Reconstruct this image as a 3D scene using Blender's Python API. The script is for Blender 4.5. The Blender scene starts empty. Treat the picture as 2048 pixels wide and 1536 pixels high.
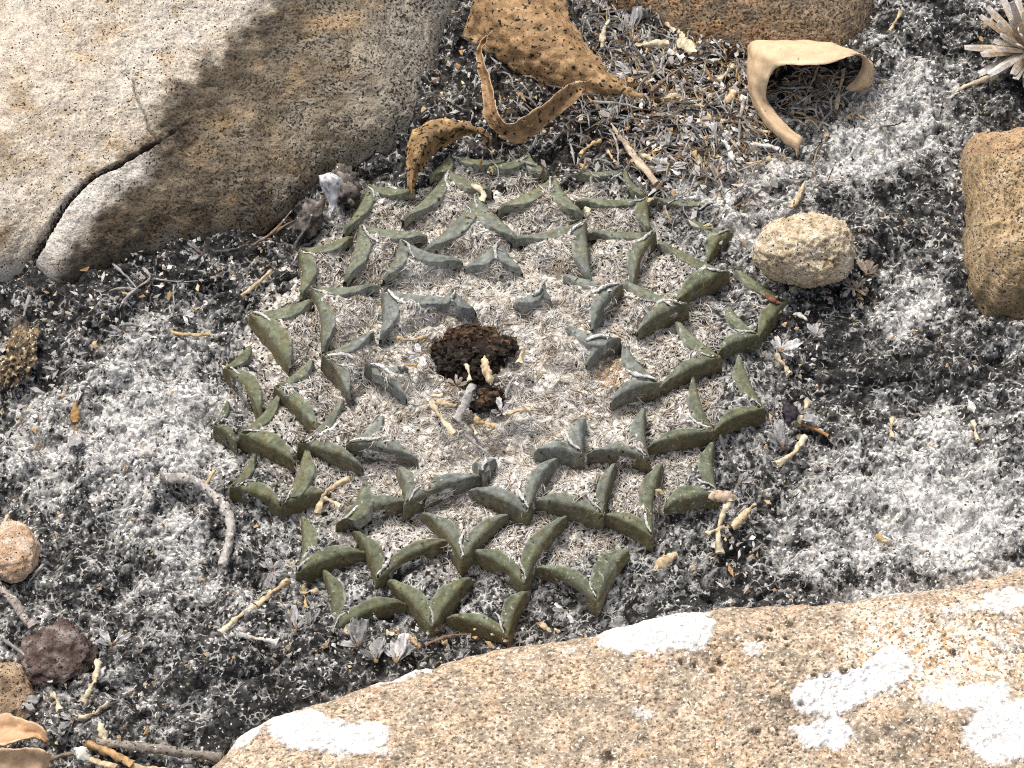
import bpy, bmesh, math, random
import numpy as np
from mathutils import Vector

# ------------------------------------------------------------------ camera, light, exposure
TILT = math.radians(32.0)
DIST = 750.0            # millimetres from the lens to the middle of the plant
FPX = 7500.0            # focal length in photograph pixels (2048 wide): 0.1 mm per pixel at the middle
MM = 0.001
CAM = np.array([0.0, -DIST * math.sin(TILT), DIST * math.cos(TILT)])
FWD = np.array([0.0, math.sin(TILT), -math.cos(TILT)])
RGT = np.array([1.0, 0.0, 0.0])
UPV = np.array([0.0, math.cos(TILT), math.sin(TILT)])

scene = bpy.context.scene
COL = scene.collection
cam_data = bpy.data.cameras.new('camera')
cam_data.sensor_width = 36.0
cam_data.lens = 36.0 * FPX / 2048.0
cam_data.clip_start = 0.01
cam_data.clip_end = 50.0
cam = bpy.data.objects.new('camera', cam_data)
COL.objects.link(cam)
cam.location = CAM * MM
cam.rotation_euler = (TILT, 0, 0)
scene.camera = cam

SUN_EL = math.radians(58.0)
SUN_AZ = math.radians(-28.0)      # from +Y towards +X: behind the plant, a little to the side of the pale boulder
world = bpy.data.worlds.new('World')
scene.world = world
world.use_nodes = True
wn = world.node_tree.nodes
wl = world.node_tree.links
wn.clear()
sky = wn.new('ShaderNodeTexSky')
sky.sky_type = 'NISHITA'
sky.sun_disc = False
sky.sun_elevation = SUN_EL
sky.sun_rotation = SUN_AZ
sky.air_density = 0.8
sky.dust_density = 5.0
sky.ozone_density = 0.3
hs = wn.new('ShaderNodeHueSaturation')       # thin high cloud: a whiter sky
hs.inputs['Saturation'].default_value = 0.5
bg = wn.new('ShaderNodeBackground')
bg.inputs['Strength'].default_value = 0.145
wo = wn.new('ShaderNodeOutputWorld')
wl.new(sky.outputs[0], hs.inputs['Color'])
wl.new(hs.outputs[0], bg.inputs[0])
wl.new(bg.outputs[0], wo.inputs[0])
sd = bpy.data.lights.new('sun', 'SUN')
sd.energy = 2.0
sd.angle = math.radians(14.0)
sd.color = (1.0, 0.965, 0.915)
sun = bpy.data.objects.new('sun', sd)
COL.objects.link(sun)
sdir = Vector((math.sin(SUN_AZ) * math.cos(SUN_EL), math.cos(SUN_AZ) * math.cos(SUN_EL), math.sin(SUN_EL)))
sun.rotation_euler = sdir.to_track_quat('Z', 'Y').to_euler()
sun.location = sdir * 3
scene.view_settings.view_transform = 'Standard'
scene.view_settings.look = 'None'
scene.view_settings.gamma = 1.0
scene.view_settings.exposure = 0.42
scene.cycles.max_bounces = 5
scene.cycles.use_denoising = False
scene.cycles.pixel_filter_type = 'BLACKMAN_HARRIS'
scene.cycles.filter_width = 1.1

random.seed(7)
RNG = np.random.default_rng(7)

# ------------------------------------------------------------------ numeric noise
def _h(ix, iy, iz, seed):
    h = (ix * 374761393 + iy * 668265263 + iz * 2147483647 + seed * 974634777) & 0xFFFFFFFF
    h = ((h ^ (h >> 13)) * 1274126177) & 0xFFFFFFFF
    return (h ^ (h >> 16)) & 0xFFFFFFFF

def pn(x, y, z=0.0, seed=0):
    """gradient noise, about -1..1"""
    x = np.asarray(x, dtype=np.float64); y = np.asarray(y, dtype=np.float64)
    z = np.asarray(z, dtype=np.float64) + np.zeros_like(x)
    ix = np.floor(x).astype(np.int64); iy = np.floor(y).astype(np.int64); iz = np.floor(z).astype(np.int64)
    fx = x - ix; fy = y - iy; fz = z - iz
    u = fx**3 * (fx * (fx * 6 - 15) + 10); v = fy**3 * (fy * (fy * 6 - 15) + 10); w = fz**3 * (fz * (fz * 6 - 15) + 10)
    flat = not np.any(fz)
    res = 0
    for dz in ((0,) if flat else (0, 1)):
        wz = 1.0 if flat else (w if dz else 1 - w)
        for dy in (0, 1):
            wy = v if dy else 1 - v
            for dx in (0, 1):
                wx = u if dx else 1 - u
                h = _h(ix + dx, iy + dy, iz + dz, seed)
                a = (h & 0xFFFF) * (2 * math.pi / 65536.0)
                c = ((h >> 16) & 0xFFFF) / 32768.0 - 1.0
                if flat:
                    g = np.cos(a) * (fx - dx) + np.sin(a) * (fy - dy)
                else:
                    s = np.sqrt(np.maximum(0, 1 - c * c))
                    g = s * np.cos(a) * (fx - dx) + s * np.sin(a) * (fy - dy) + c * (fz - dz)
                res = res + wx * wy * wz * g
    return res * 1.5

def fbm(x, y, z=0.0, oct=3, seed=0, gain=0.5):
    r = 0; a = 1.0; f = 1.0; t = 0
    for o in range(oct):
        r = r + a * pn(np.asarray(x) * f, np.asarray(y) * f, np.asarray(z) * f, seed + o * 17)
        t += a; a *= gain; f *= 2.03
    return r / t * 1.4

def worley(x, y, seed=0):
    x = np.asarray(x, dtype=np.float64); y = np.asarray(y, dtype=np.float64)
    ix = np.floor(x).astype(np.int64); iy = np.floor(y).astype(np.int64)
    f1 = np.full(x.shape, 9.0); f2 = np.full(x.shape, 9.0); idv = np.zeros(x.shape)
    for dy in (-1, 0, 1):
        for dx in (-1, 0, 1):
            h = _h(ix + dx, iy + dy, np.zeros_like(ix), seed)
            cx = ix + dx + (h & 0xFFFF) / 65536.0
            cy = iy + dy + ((h >> 16) & 0xFFFF) / 65536.0
            d = np.hypot(x - cx, y - cy)
            nearer = d < f1
            f2 = np.where(nearer, f1, np.minimum(f2, d))
            idv = np.where(nearer, (h & 0xFFF) / 4096.0, idv)
            f1 = np.where(nearer, d, f1)
    return f1, f2, idv

def sst(a, b, x):
    t = np.clip((x - a) / (b - a), 0, 1)
    return t * t * (3 - 2 * t)

def mixc(c, k, f):
    f = np.asarray(f)[..., None]
    return c * (1 - f) + np.asarray(k) * f

def segdist(px, py, pts):
    """distance to an open polyline and the parameter 0..1 along it"""
    best = np.full(np.shape(px), 1e9); tt = np.zeros(np.shape(px))
    n = len(pts) - 1
    for i in range(n):
        ax, ay = pts[i]; bx, by = pts[i + 1]
        dx, dy = bx - ax, by - ay
        t = np.clip(((px - ax) * dx + (py - ay) * dy) / (dx * dx + dy * dy + 1e-9), 0, 1)
        d = np.hypot(px - ax - t * dx, py - ay - t * dy)
        m = d < best
        best = np.where(m, d, best); tt = np.where(m, (i + t) / n, tt)
    return best, tt

# ------------------------------------------------------------------ measuring: photograph pixel <-> millimetres
def P(px, py, z=0.0):
    px = np.asarray(px, dtype=float); py = np.asarray(py, dtype=float)
    d = FWD * FPX + RGT * (px[..., None] - 1024.0) + UPV * (768.0 - py[..., None])
    t = (np.asarray(z, dtype=float) - CAM[2]) / d[..., 2]
    return CAM + d * t[..., None]

def proj(v):
    r = v - CAM
    zc = r @ FWD
    return 1024.0 + FPX * (r @ RGT) / zc, 768.0 - FPX * (r @ UPV) / zc

DC = P(1003.0, 800.0, 0.0)        # middle of the cactus on the ground
DR = 58.0

def dome(x, y):
    r = np.hypot(x - DC[0], (y - DC[1]) * 1.0)
    return 9.5 * (1 - (r / DR) ** 2) - 0.6

def ground_smooth(x, y):
    z = 1.8 * fbm(x / 38, y / 38, 0, 2, 3) + 1.2 * pn(x / 13, y / 13, 0, 5)
    r = np.hypot(x - DC[0], y - DC[1])
    z = z - 1.6 * (1 - sst(50, 75, r))
    return z

def surf(x, y):
    return np.maximum(ground_smooth(x, y) + 0.5, dome(x, y) + 1.4)

def on(px, py, lift=0.0, f=surf):
    px = np.asarray(px, dtype=float); py = np.asarray(py, dtype=float)
    z = np.zeros_like(px)
    for _ in range(5):
        p = P(px, py, z)
        z = f(p[..., 0], p[..., 1]) + lift
    return P(px, py, z)

# ------------------------------------------------------------------ mesh and object helpers
def add_mesh(name, verts, faces, mat, parent=None, col=None, spk=None, smooth=True, origin=None):
    """verts in millimetres (N,3); faces array (M,3|4) or list of such arrays"""
    verts = np.asarray(verts, dtype=np.float64)
    if origin is None:
        origin = np.zeros(3)
    v = (verts - origin) * MM
    fl = faces if isinstance(faces, list) else [faces]
    fl = [np.asarray(f, dtype=np.int32) for f in fl if len(f)]
    me = bpy.data.meshes.new(name)
    me.vertices.add(len(v))
    me.vertices.foreach_set('co', v.astype(np.float32).ravel())
    loops = np.concatenate([f.ravel() for f in fl])
    sizes = np.concatenate([np.full(len(f), f.shape[1], dtype=np.int32) for f in fl])
    starts = np.concatenate([[0], np.cumsum(sizes)[:-1]]).astype(np.int32)
    me.loops.add(len(loops))
    me.loops.foreach_set('vertex_index', loops)
    me.polygons.add(len(sizes))
    me.polygons.foreach_set('loop_start', starts)
    me.polygons.foreach_set('use_smooth', np.full(len(sizes), smooth, dtype=bool))
    me.update(calc_edges=True)
    if col is not None:
        col = np.asarray(col, dtype=np.float32)
        if col.ndim == 1:
            col = np.tile(col, (len(v), 1))
        a = me.attributes.new('Col', 'FLOAT_COLOR', 'POINT')
        a.data.foreach_set('color', np.concatenate([np.clip(col, 0, 1), np.ones((len(v), 1), np.float32)], 1).astype(np.float32).ravel())
    if spk is not None:
        spk = np.asarray(spk, dtype=np.float32)
        if spk.ndim == 1:
            spk = np.tile(spk, (len(v), 1))
        a = me.attributes.new('Spk', 'FLOAT_VECTOR', 'POINT')
        a.data.foreach_set('vector', spk.astype(np.float32).ravel())
    me.materials.append(mat)
    o = bpy.data.objects.new(name, me)
    COL.objects.link(o)
    if parent is not None:
        o.parent = parent
        o.location = (origin * MM) - np.array(parent.matrix_world.translation if parent.parent is None else parent['_o'])
    else:
        o.location = origin * MM
    return o

def empty(name, p):
    o = bpy.data.objects.new(name, None)
    o.empty_display_size = 0.005
    COL.objects.link(o)
    o.location = np.asarray(p) * MM
    o.matrix_world.translation = Vector(np.asarray(p) * MM)
    return o

def tag(o, label, cat, group=None, kind=None):
    o['label'] = label
    if cat:
        o['category'] = cat
    if group:
        o['group'] = group
    if kind:
        o['kind'] = kind
    return o

def grid_faces(nu, nv, wrap=False):
    i = np.arange(nu - 1)[:, None]
    j = np.arange(nv if wrap else nv - 1)[None, :]
    j2 = (j + 1) % nv
    a = i * nv + j; b = i * nv + j2; c = (i + 1) * nv + j2; d = (i + 1) * nv + j
    return np.stack([a, b, c, d], -1).reshape(-1, 4)

# ------------------------------------------------------------------ materials
def gritty(name, dark=(0.012, 0.011, 0.010), light=(0.7, 0.66, 0.6), s_dark=1500, s_light=1900, rough=0.9,
           bump=0.5, bump_scale=1800, bump_d=0.0004, vary=0.25, spec=0.25, soft=0.04, fine=0.3, fine_scale=1000, net=0, net_col=(0.56, 0.54, 0.50)):
    m = bpy.data.materials.new(name)
    m.use_nodes = True
    N = m.node_tree.nodes; L = m.node_tree.links
    b = N['Principled BSDF']
    b.inputs['Roughness'].default_value = rough
    b.inputs['Specular IOR Level'].default_value = spec
    tc = N.new('ShaderNodeTexCoord')
    at = N.new('ShaderNodeAttribute'); at.attribute_name = 'Col'
    sp = N.new('ShaderNodeAttribute'); sp.attribute_name = 'Spk'
    sx = N.new('ShaderNodeSeparateXYZ'); L.new(sp.outputs['Vector'], sx.inputs[0])
    def noise(scale, detail=2.0, rgh=0.55):
        n = N.new('ShaderNodeTexNoise')
        n.inputs['Scale'].default_value = scale
        n.inputs['Detail'].default_value = detail
        n.inputs['Roughness'].default_value = rgh
        L.new(tc.outputs['Object'], n.inputs['Vector'])
        return n
    # mid-scale tone variation
    nv = noise(420, 3)
    mr = N.new('ShaderNodeMapRange')
    mr.inputs['From Min'].default_value = 0.3; mr.inputs['From Max'].default_value = 0.7
    mr.inputs['To Min'].default_value = 1 - vary; mr.inputs['To Max'].default_value = 1 + vary
    L.new(nv.outputs['Fac'], mr.inputs['Value'])
    mul = N.new('ShaderNodeVectorMath'); mul.operation = 'SCALE'
    L.new(at.outputs['Color'], mul.inputs[0]); L.new(mr.outputs[0], mul.inputs['Scale'])
    cur = mul.outputs[0]
    if fine:
        nf_ = noise(fine_scale, 3, 0.65)
        mf = N.new('ShaderNodeMapRange')
        mf.inputs['From Min'].default_value = 0.32; mf.inputs['From Max'].default_value = 0.68
        mf.inputs['To Min'].default_value = 1 - fine; mf.inputs['To Max'].default_value = 1 + fine
        L.new(nf_.outputs['Fac'], mf.inputs['Value'])
        mu2 = N.new('ShaderNodeVectorMath'); mu2.operation = 'SCALE'
        L.new(cur, mu2.inputs[0]); L.new(mf.outputs[0], mu2.inputs['Scale'])
        cur = mu2.outputs[0]
    for ch, scale, colr in ((1, s_light, light), (0, s_dark, dark)):
        n = noise(scale, 1.5)
        ad = N.new('ShaderNodeMath'); ad.operation = 'ADD'
        L.new(n.outputs['Fac'], ad.inputs[0]); L.new(sx.outputs[ch], ad.inputs[1])
        r = N.new('ShaderNodeMapRange'); r.interpolation_type = 'SMOOTHSTEP'
        r.inputs['From Min'].default_value = 1.0 - soft; r.inputs['From Max'].default_value = 1.0 + soft
        L.new(ad.outputs[0], r.inputs['Value'])
        mx = N.new('ShaderNodeMix'); mx.data_type = 'RGBA'
        L.new(r.outputs[0], mx.inputs[0]); L.new(cur, mx.inputs[6])
        mx.inputs[7].default_value = (*colr, 1)
        cur = mx.outputs[2]
    if net:
        # crisp pale threads: edges of distorted cells, where the third speckle channel allows them
        wn_ = noise(900, 2, 0.6)
        wm = N.new('ShaderNodeVectorMath'); wm.operation = 'MULTIPLY_ADD'
        wm.inputs[1].default_value = (0.0011, 0.0011, 0.0011)
        L.new(wn_.outputs['Color'], wm.inputs[0]); L.new(tc.outputs['Object'], wm.inputs[2])
        vo = N.new('ShaderNodeTexVoronoi'); vo.feature = 'DISTANCE_TO_EDGE'
        vo.inputs['Scale'].default_value = net
        L.new(wm.outputs[0], vo.inputs['Vector'])
        e = N.new('ShaderNodeMapRange'); e.interpolation_type = 'SMOOTHSTEP'
        e.inputs['From Min'].default_value = 0.03; e.inputs['From Max'].default_value = 0.11
        e.inputs['To Min'].default_value = 1.0; e.inputs['To Max'].default_value = 0.0
        L.new(vo.outputs['Distance'], e.inputs['Value'])
        pn_ = noise(330, 2, 0.6)
        ad = N.new('ShaderNodeMath'); ad.operation = 'ADD'
        L.new(pn_.outputs['Fac'], ad.inputs[0]); L.new(sx.outputs[2], ad.inputs[1])
        pr = N.new('ShaderNodeMapRange'); pr.inputs['From Min'].default_value = 0.93; pr.inputs['From Max'].default_value = 1.07
        L.new(ad.outputs[0], pr.inputs['Value'])
        mm_ = N.new('ShaderNodeMath'); mm_.operation = 'MULTIPLY'
        L.new(e.outputs[0], mm_.inputs[0]); L.new(pr.outputs[0], mm_.inputs[1])
        mx = N.new('ShaderNodeMix'); mx.data_type = 'RGBA'
        L.new(mm_.outputs[0], mx.inputs[0]); L.new(cur, mx.inputs[6]); mx.inputs[7].default_value = (*net_col, 1)
        cur = mx.outputs[2]
    L.new(cur, b.inputs['Base Color'])
    if bump:
        nb = noise(bump_scale, 3, 0.6)
        bp = N.new('ShaderNodeBump')
        bp.inputs['Strength'].default_value = bump
        bp.inputs['Distance'].default_value = bump_d
        L.new(nb.outputs['Fac'], bp.inputs['Height'])
        L.new(bp.outputs[0], b.inputs['Normal'])
    return m

M_GROUND = gritty('crusted_soil', light=(0.66, 0.64, 0.60), s_dark=950, s_light=1250, bump=0.7, bump_scale=1000, bump_d=0.0006, fine=0.42, net=560, net_col=(0.46, 0.445, 0.415))
M_ROCK = gritty('weathered_limestone', dark=(0.035, 0.026, 0.018), light=(0.74, 0.66, 0.54), s_dark=1700, s_light=1700, bump=0.8, bump_scale=1300, bump_d=0.0005, fine=0.42, fine_scale=1700, soft=0.08)
M_TAN = gritty('tan_limestone', dark=(0.12, 0.088, 0.058), light=(0.76, 0.68, 0.57), s_dark=1300, s_light=1400, bump=0.9, bump_scale=1100, bump_d=0.0007, fine=0.4, fine_scale=1200, soft=0.07)
M_SKIN = gritty('cactus_skin', dark=(0.05, 0.05, 0.03), light=(0.33, 0.35, 0.28), s_dark=900, s_light=1500, rough=0.85, bump=0.45, bump_scale=1500, bump_d=0.0003, vary=0.25, spec=0.12, fine=0.3)
M_WOOL = gritty('areole_wool', dark=(0.02, 0.017, 0.014), light=(0.74, 0.70, 0.64), s_dark=1050, s_light=1250, bump=0.9, bump_scale=1000, bump_d=0.0009, fine=0.35, net=680)
M_LITTER = gritty('dry_litter', dark=(0.03, 0.02, 0.012), light=(0.75, 0.68, 0.55), s_dark=1300, s_light=1500, rough=0.75, bump=0.3, bump_scale=1800, vary=0.22)
M_LEAF = gritty('dry_leaf', dark=(0.012, 0.008, 0.005), light=(0.6, 0.4, 0.2), s_dark=1150, s_light=900, rough=0.72, bump=0.6, bump_scale=600, bump_d=0.0008, vary=0.3, spec=0.25, fine=0.25)
M_SMOOTH = gritty('smooth_dry_leaf', dark=(0.10, 0.06, 0.03), light=(0.7, 0.55, 0.36), s_dark=900, s_light=800, rough=0.6, bump=0.2, bump_scale=500, bump_d=0.0005, vary=0.10, spec=0.35, fine=0.07)
M_DARK = gritty('spongy_dark_pulp', dark=(0.008, 0.006, 0.005), light=(0.16, 0.10, 0.06), s_dark=900, s_light=1100, rough=1.0, bump=1.0, bump_scale=900, bump_d=0.001, spec=0.03, fine=0.5)
M_FIBRE = gritty('fine_fibre', bump=0.0, rough=0.95, vary=0.1, fine=0)

# ------------------------------------------------------------------ the ground
def axis(lo, hi, step):
    core = np.arange(lo, hi, step)
    grow = np.cumsum(0.5 * 1.16 ** np.arange(42))
    return np.concatenate([(lo - grow)[::-1], core, core[-1] + grow])

# outlines of the two large boulders in photograph pixels
UL = [(925, -70), (919, 0), (905, 45), (884, 70), (878, 105), (873, 137), (862, 175), (846, 212), (836, 246), (815, 280), (770, 305), (720, 326), (649, 345), (610, 385), (581, 420), (545, 448),
      (513, 466), (450, 477), (393, 485), (330, 497), (273, 513), (222, 530), (180, 548), (137, 563), (113, 566), (92, 556), (76, 540), (66, 528), (58, 535), (40, 552), (17, 567), (-10, 572),
      (-90, 600), (-260, 520), (-330, 100), (-260, -260), (400, -330), (880, -240)]
BR = [(300, 1640), (396, 1540), (436, 1492), (480, 1450), (540, 1417), (620, 1390), (720, 1359), (820, 1327), (930, 1293), (1010, 1275), (1100, 1264), (1190, 1250), (1300, 1217), (1440, 1194), (1560, 1191),
      (1660, 1188), (1760, 1172), (1850, 1160), (1950, 1142), (2060, 1112), (2250, 1090), (2520, 1300), (2450, 1900), (1800, 2150), (800, 2150), (250, 1950)]

PALE = [(1780, 260, 90, .8), (1700, 330, 70, .5), (1500, 380, 80, .8), (1420, 400, 50, .5), (1830, 600, 55, 1.0), (1790, 660, 45, .7), (1900, 1010, 110, .9), (1840, 1060, 60, .6),
        (1640, 970, 55, .5), (330, 760, 110, .55), (420, 860, 70, .5), (60, 880, 60, .5), (250, 1000, 80, .3), (360, 1080, 60, .5), (1870, 840, 50, .6), (1600, 1110, 70, .5), (1740, 1150, 60, .5),
        (1980, 1100, 60, .5), (420, 1230, 90, .1), (330, 1440, 60, .25), (1890, 220, 60, .3), (240, 880, 60, .4)]
DARK = [(1950, 130, 130, .7), (1700, 690, 80, 1.0), (1830, 720, 90, .9), (1940, 760, 80, .6), (1450, 1140, 110, .8), (1500, 1000, 60, .5), (1700, 350, 60, .4), (1760, 470, 110, .6), (1860, 420, 90, .7),  # black crust patches, plus ground shadows painted in as dark tone
        (120, 580, 90, .7), (230, 560, 100, .5), (350, 540, 100, .4), (560, 530, 80, .5), (520, 600, 60, .4), (270, 1090, 60, .7), (100, 1130, 70, .5), (330, 1340, 80, .6), (480, 1370, 90, .5), (620, 1350, 80, .4),
        (1100, 250, 200, .7), (900, 200, 150, .7), (1350, 200, 200, .45), (1680, 850, 60, .5), (530, 1080, 50, .7), (1640, 1040, 50, .5), (240, 1480, 70, .5), (60, 700, 60, .4), (1550, 480, 40, .5), (1990, 900, 70, .4), (430, 700, 60, .2)]

def crust(x, y):
    """crust relief (mm), colour and speckle of the lichen-covered soil at ground points"""
    q = np.stack([x, y, np.zeros_like(x)], -1)
    px, py = proj(q)
    wpx = px + 40 * fbm(x / 9, y / 9, 0, 2, 71); wpy = py + 40 * fbm(x / 9, y / 9, 0, 2, 72)
    tone = 0.15 * fbm(x / 20, y / 20, 0, 3, 31) + 0.42 * fbm(x / 5.5, y / 5.5, 0, 3, 33)
    for (a, b, s, k) in PALE:
        tone = tone + 0.78 * k * np.exp(-((wpx - a) ** 2 + (wpy - b) ** 2) / (2 * s * s))
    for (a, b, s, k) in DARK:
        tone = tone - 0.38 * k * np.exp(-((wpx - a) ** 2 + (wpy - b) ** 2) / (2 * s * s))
    for line, off in ((BR[2:21], -16), (UL[13:30], 14)):  # shadow gap along both boulders' edges, painted into the crust tone
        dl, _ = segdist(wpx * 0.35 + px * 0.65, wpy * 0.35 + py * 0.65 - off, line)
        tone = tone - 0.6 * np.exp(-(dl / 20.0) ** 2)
    dx = x + 0.7 * pn(x / 1.7, y / 1.7, 0, 41); dy = y + 0.7 * pn(x / 1.7, y / 1.7, 0, 42)
    f1, f2, cid = worley(dx / 1.9, dy / 1.9, 43)
    ridge = np.exp(-((f2 - f1) / 0.14) ** 2)
    f1b, f2b, _ = worley(dx / 1.15 + 7, dy / 1.15, 44)
    ridge2 = np.exp(-((f2b - f1b) / 0.22) ** 2)
    big = sst(-0.25, 0.35, pn(x / 6, y / 6, 0, 45) + 0.1)
    net = ridge * big + ridge2 * (1 - big) * 0.85
    broken = sst(-0.45, 0.25, pn(x / 2.2, y / 2.2, 0, 46) + 0.5 * tone)
    net = net * broken
    gran = sst(0.05, 0.4, pn(x / 1.05, y / 1.05, 0, 47))
    lump = pn(x / 3.4, y / 3.4, 0, 48); lump2 = pn(x / 1.5, y / 1.5, 0, 49)
    z = 0.95 * lump + 0.45 * lump2 + 0.35 * net + 0.25 * gran + 2.5 * fbm(x / 8, y / 8, 0, 2, 50)
    crease = np.exp(-(pn(x / 12 + 0.15 * lump, y / 12, 0, 53) / 0.06) ** 2) * sst(-0.1, 0.3, pn(x / 17, y / 17, 0, 54))
    z = z - 1.7 * crease
    # albedo: black soil crust, grey thallus, pale threads
    c = np.tile(np.array([0.034, 0.033, 0.032]), (x.size, 1)).reshape(x.shape + (3,))
    g2 = pn(x / 0.8, y / 0.8, 0, 52)
    c = mixc(c, (0.20, 0.195, 0.185), sst(0.05, 0.42, tone + 0.5 * lump2 + 0.35 * g2))
    c = mixc(c, (0.46, 0.445, 0.42), sst(0.34, 0.74, 0.75 * tone + 0.75 * (gran - 0.45) + 0.3 * lump2))
    c = mixc(c, (0.54, 0.52, 0.49), net * sst(-0.6, 0.3, tone) * 0.7)
    c = mixc(c, (0.09, 0.075, 0.055), 0.3 * sst(0.35, 0.6, pn(x / 4, y / 4, 0, 51)) * (1 - sst(0, .5, tone)))
    # bare brown litter mould near the dry leaves
    mould = np.exp(-(((px - 1080) / 170) ** 2 + ((py - 200) / 110) ** 2)) + 0.8 * np.exp(-(((px - 1400) / 160) ** 2 + ((py - 160) / 90) ** 2)) + 0.7 * np.exp(-(((px - 20) / 80) ** 2 + ((py - 1420) / 90) ** 2))
    c = mixc(c, (0.075, 0.055, 0.038), np.clip(mould, 0, 1) * 0.7)
    dk = np.clip(0.44 - 0.24 * tone, 0.20, 0.52) - 0.22 * net
    lt = np.clip(0.35 + 0.14 * tone + 0.06 * net, 0.32, 0.50)
    s = np.stack([dk, lt, np.clip(0.44 + 0.06 * tone, 0.41, 0.50)], -1)
    return z, c, s

def build_ground():
    xs = axis(-112, 112, 0.36); ys = axis(-92, 104, 0.36)
    X, Y = np.meshgrid(xs, ys, indexing='xy')
    x = X.ravel(); y = Y.ravel()
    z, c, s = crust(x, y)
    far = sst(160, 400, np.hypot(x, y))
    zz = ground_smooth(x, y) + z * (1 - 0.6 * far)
    # lower under the plant and the stones so that nothing pokes through them
    r = np.hypot(x - DC[0], y - DC[1])
    zz = zz - 4.0 * (1 - sst(40, 54, r))
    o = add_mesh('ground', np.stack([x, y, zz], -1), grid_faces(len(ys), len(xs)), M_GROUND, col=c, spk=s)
    o['kind'] = 'structure'
    return o

build_ground()

# ------------------------------------------------------------------ rocks
def resample(pts, step_in=4.0, step_out=14.0):
    out = []
    n = len(pts)
    for i in range(n):
        a = np.array(pts[i], float); b = np.array(pts[(i + 1) % n], float)
        inside = (-40 < a[0] < 2090 and -40 < a[1] < 1580) or (-40 < b[0] < 2090 and -40 < b[1] < 1580)
        k = max(1, int(np.hypot(*(b - a)) / (step_in if inside else step_out)))
        for j in range(k):
            out.append(a + (b - a) * j / k)
    out = np.array(out)
    # round the corners a little
    for _ in range(2):
        out = 0.25 * np.roll(out, 1, 0) + 0.5 * out + 0.25 * np.roll(out, -1, 0)
    return out

def slab_rock(name, outline, centre, zedge, zfun, cfun, label, nr=220, jitter=5.0, seed=1, power=0.72, mat=None):
    ring = resample(outline)
    arc = np.arange(len(ring)) * 4.0
    ring = ring + jitter * np.stack([pn(ring[:, 0] / 42, ring[:, 1] / 42, 0, seed), pn(ring[:, 0] / 42, ring[:, 1] / 42, 0, seed + 1)], -1) \
                + 0.35 * jitter * np.stack([pn(ring[:, 0] / 13, ring[:, 1] / 13, 0, seed + 2), pn(ring[:, 0] / 13, ring[:, 1] / 13, 0, seed + 3)], -1)
    B = P(ring[:, 0], ring[:, 1], zedge)[:, :2]
    C = P(np.array(float(centre[0])), np.array(float(centre[1])), zedge)[:2]
    t = np.linspace(0, 1, nr) ** power          # rings, denser towards the rim
    t = t[::-1]
    XY = C + t[:, None, None] * (B - C)[None]
    n = len(ring)
    x = XY[..., 0].ravel(); y = XY[..., 1].ravel()
    d, _ = segdist(x, y, [tuple(p) for p in np.concatenate([B[::3], B[:1]])])
    d[:n] = 0
    z = zfun(x, y, d)
    v = np.stack([x, y, z], -1)
    px, py = proj(v)
    dz, c, s = cfun(px, py, v, d)
    v[:, 2] += dz
    # rim curls under: two more rings below
    rim = v[:n]
    inn = np.concatenate([C + 0.985 * (B - C), (rim[:, 2] - 2.5)[:, None]], 1)
    low = np.concatenate([C + 0.95 * (B - C), np.full((n, 1), -7.0)], 1)
    bot = np.array([[C[0], C[1], -7.0]])
    V = np.concatenate([low, inn, v, bot])
    F = grid_faces(nr + 2, n, wrap=True)
    cap = np.stack([np.full(n, len(V) - 1), (np.arange(n) + 1) % n, np.arange(n)], -1)
    cc = np.concatenate([c[:n], c[:n], c, c[:1]]); ss = np.concatenate([s[:n], s[:n], s, s[:1]])
    org = np.array([C[0], C[1], 0.0])
    o = add_mesh(name, V, [F, cap], mat or M_ROCK, col=cc, spk=ss, origin=org)
    tag(o, label, 'rock')
    return o

# ---- the big pale boulder with the crack
CRACK = [(60, 530), (66, 512), (84, 482), (108, 440), (138, 396), (185, 352), (240, 326), (290, 296), (318, 284), (345, 266), (372, 250), (402, 222)]
CRACK2 = [(318, 284), (300, 262), (288, 225), (272, 190), (266, 160)]
UL_EDGE = [(590, -60), (545, 10), (490, 50), (450, 105), (405, 140), (370, 175), (330, 200), (310, 230), (330, 262), (300, 300), (250, 340), (215, 400), (190, 440), (150, 500), (120, 560)]

def side_of(px, py, pts):
    """signed distance to an open polyline: positive on its +x/+y side"""
    best = np.full(px.shape, 1e9); sg = np.ones(px.shape)
    for i in range(len(pts) - 1):
        ax, ay = pts[i]; bx, by = pts[i + 1]
        dx, dy = bx - ax, by - ay
        t = np.clip(((px - ax) * dx + (py - ay) * dy) / (dx * dx + dy * dy), 0, 1)
        d = np.hypot(px - ax - t * dx, py - ay - t * dy)
        s = np.where((px - ax) * -dy + (py - ay) * dx < 0, 1.0, -1.0)
        m = d < best
        best = np.where(m, d, best); sg = np.where(m, s, sg)
    return best * sg

def ul_z(x, y, d):
    return -1.0 + 9.0 * (1 - np.exp(-(d / 3.2) ** 0.8)) + 13.0 * (1 - np.exp(-(d / 34.0) ** 1.3)) + 1.2 * fbm(x / 22, y / 22, 0, 2, 61) * sst(0, 10, d) + 0.5 * fbm(x / 6, y / 6, 0, 3, 62) * sst(0, 3, d)

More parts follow.
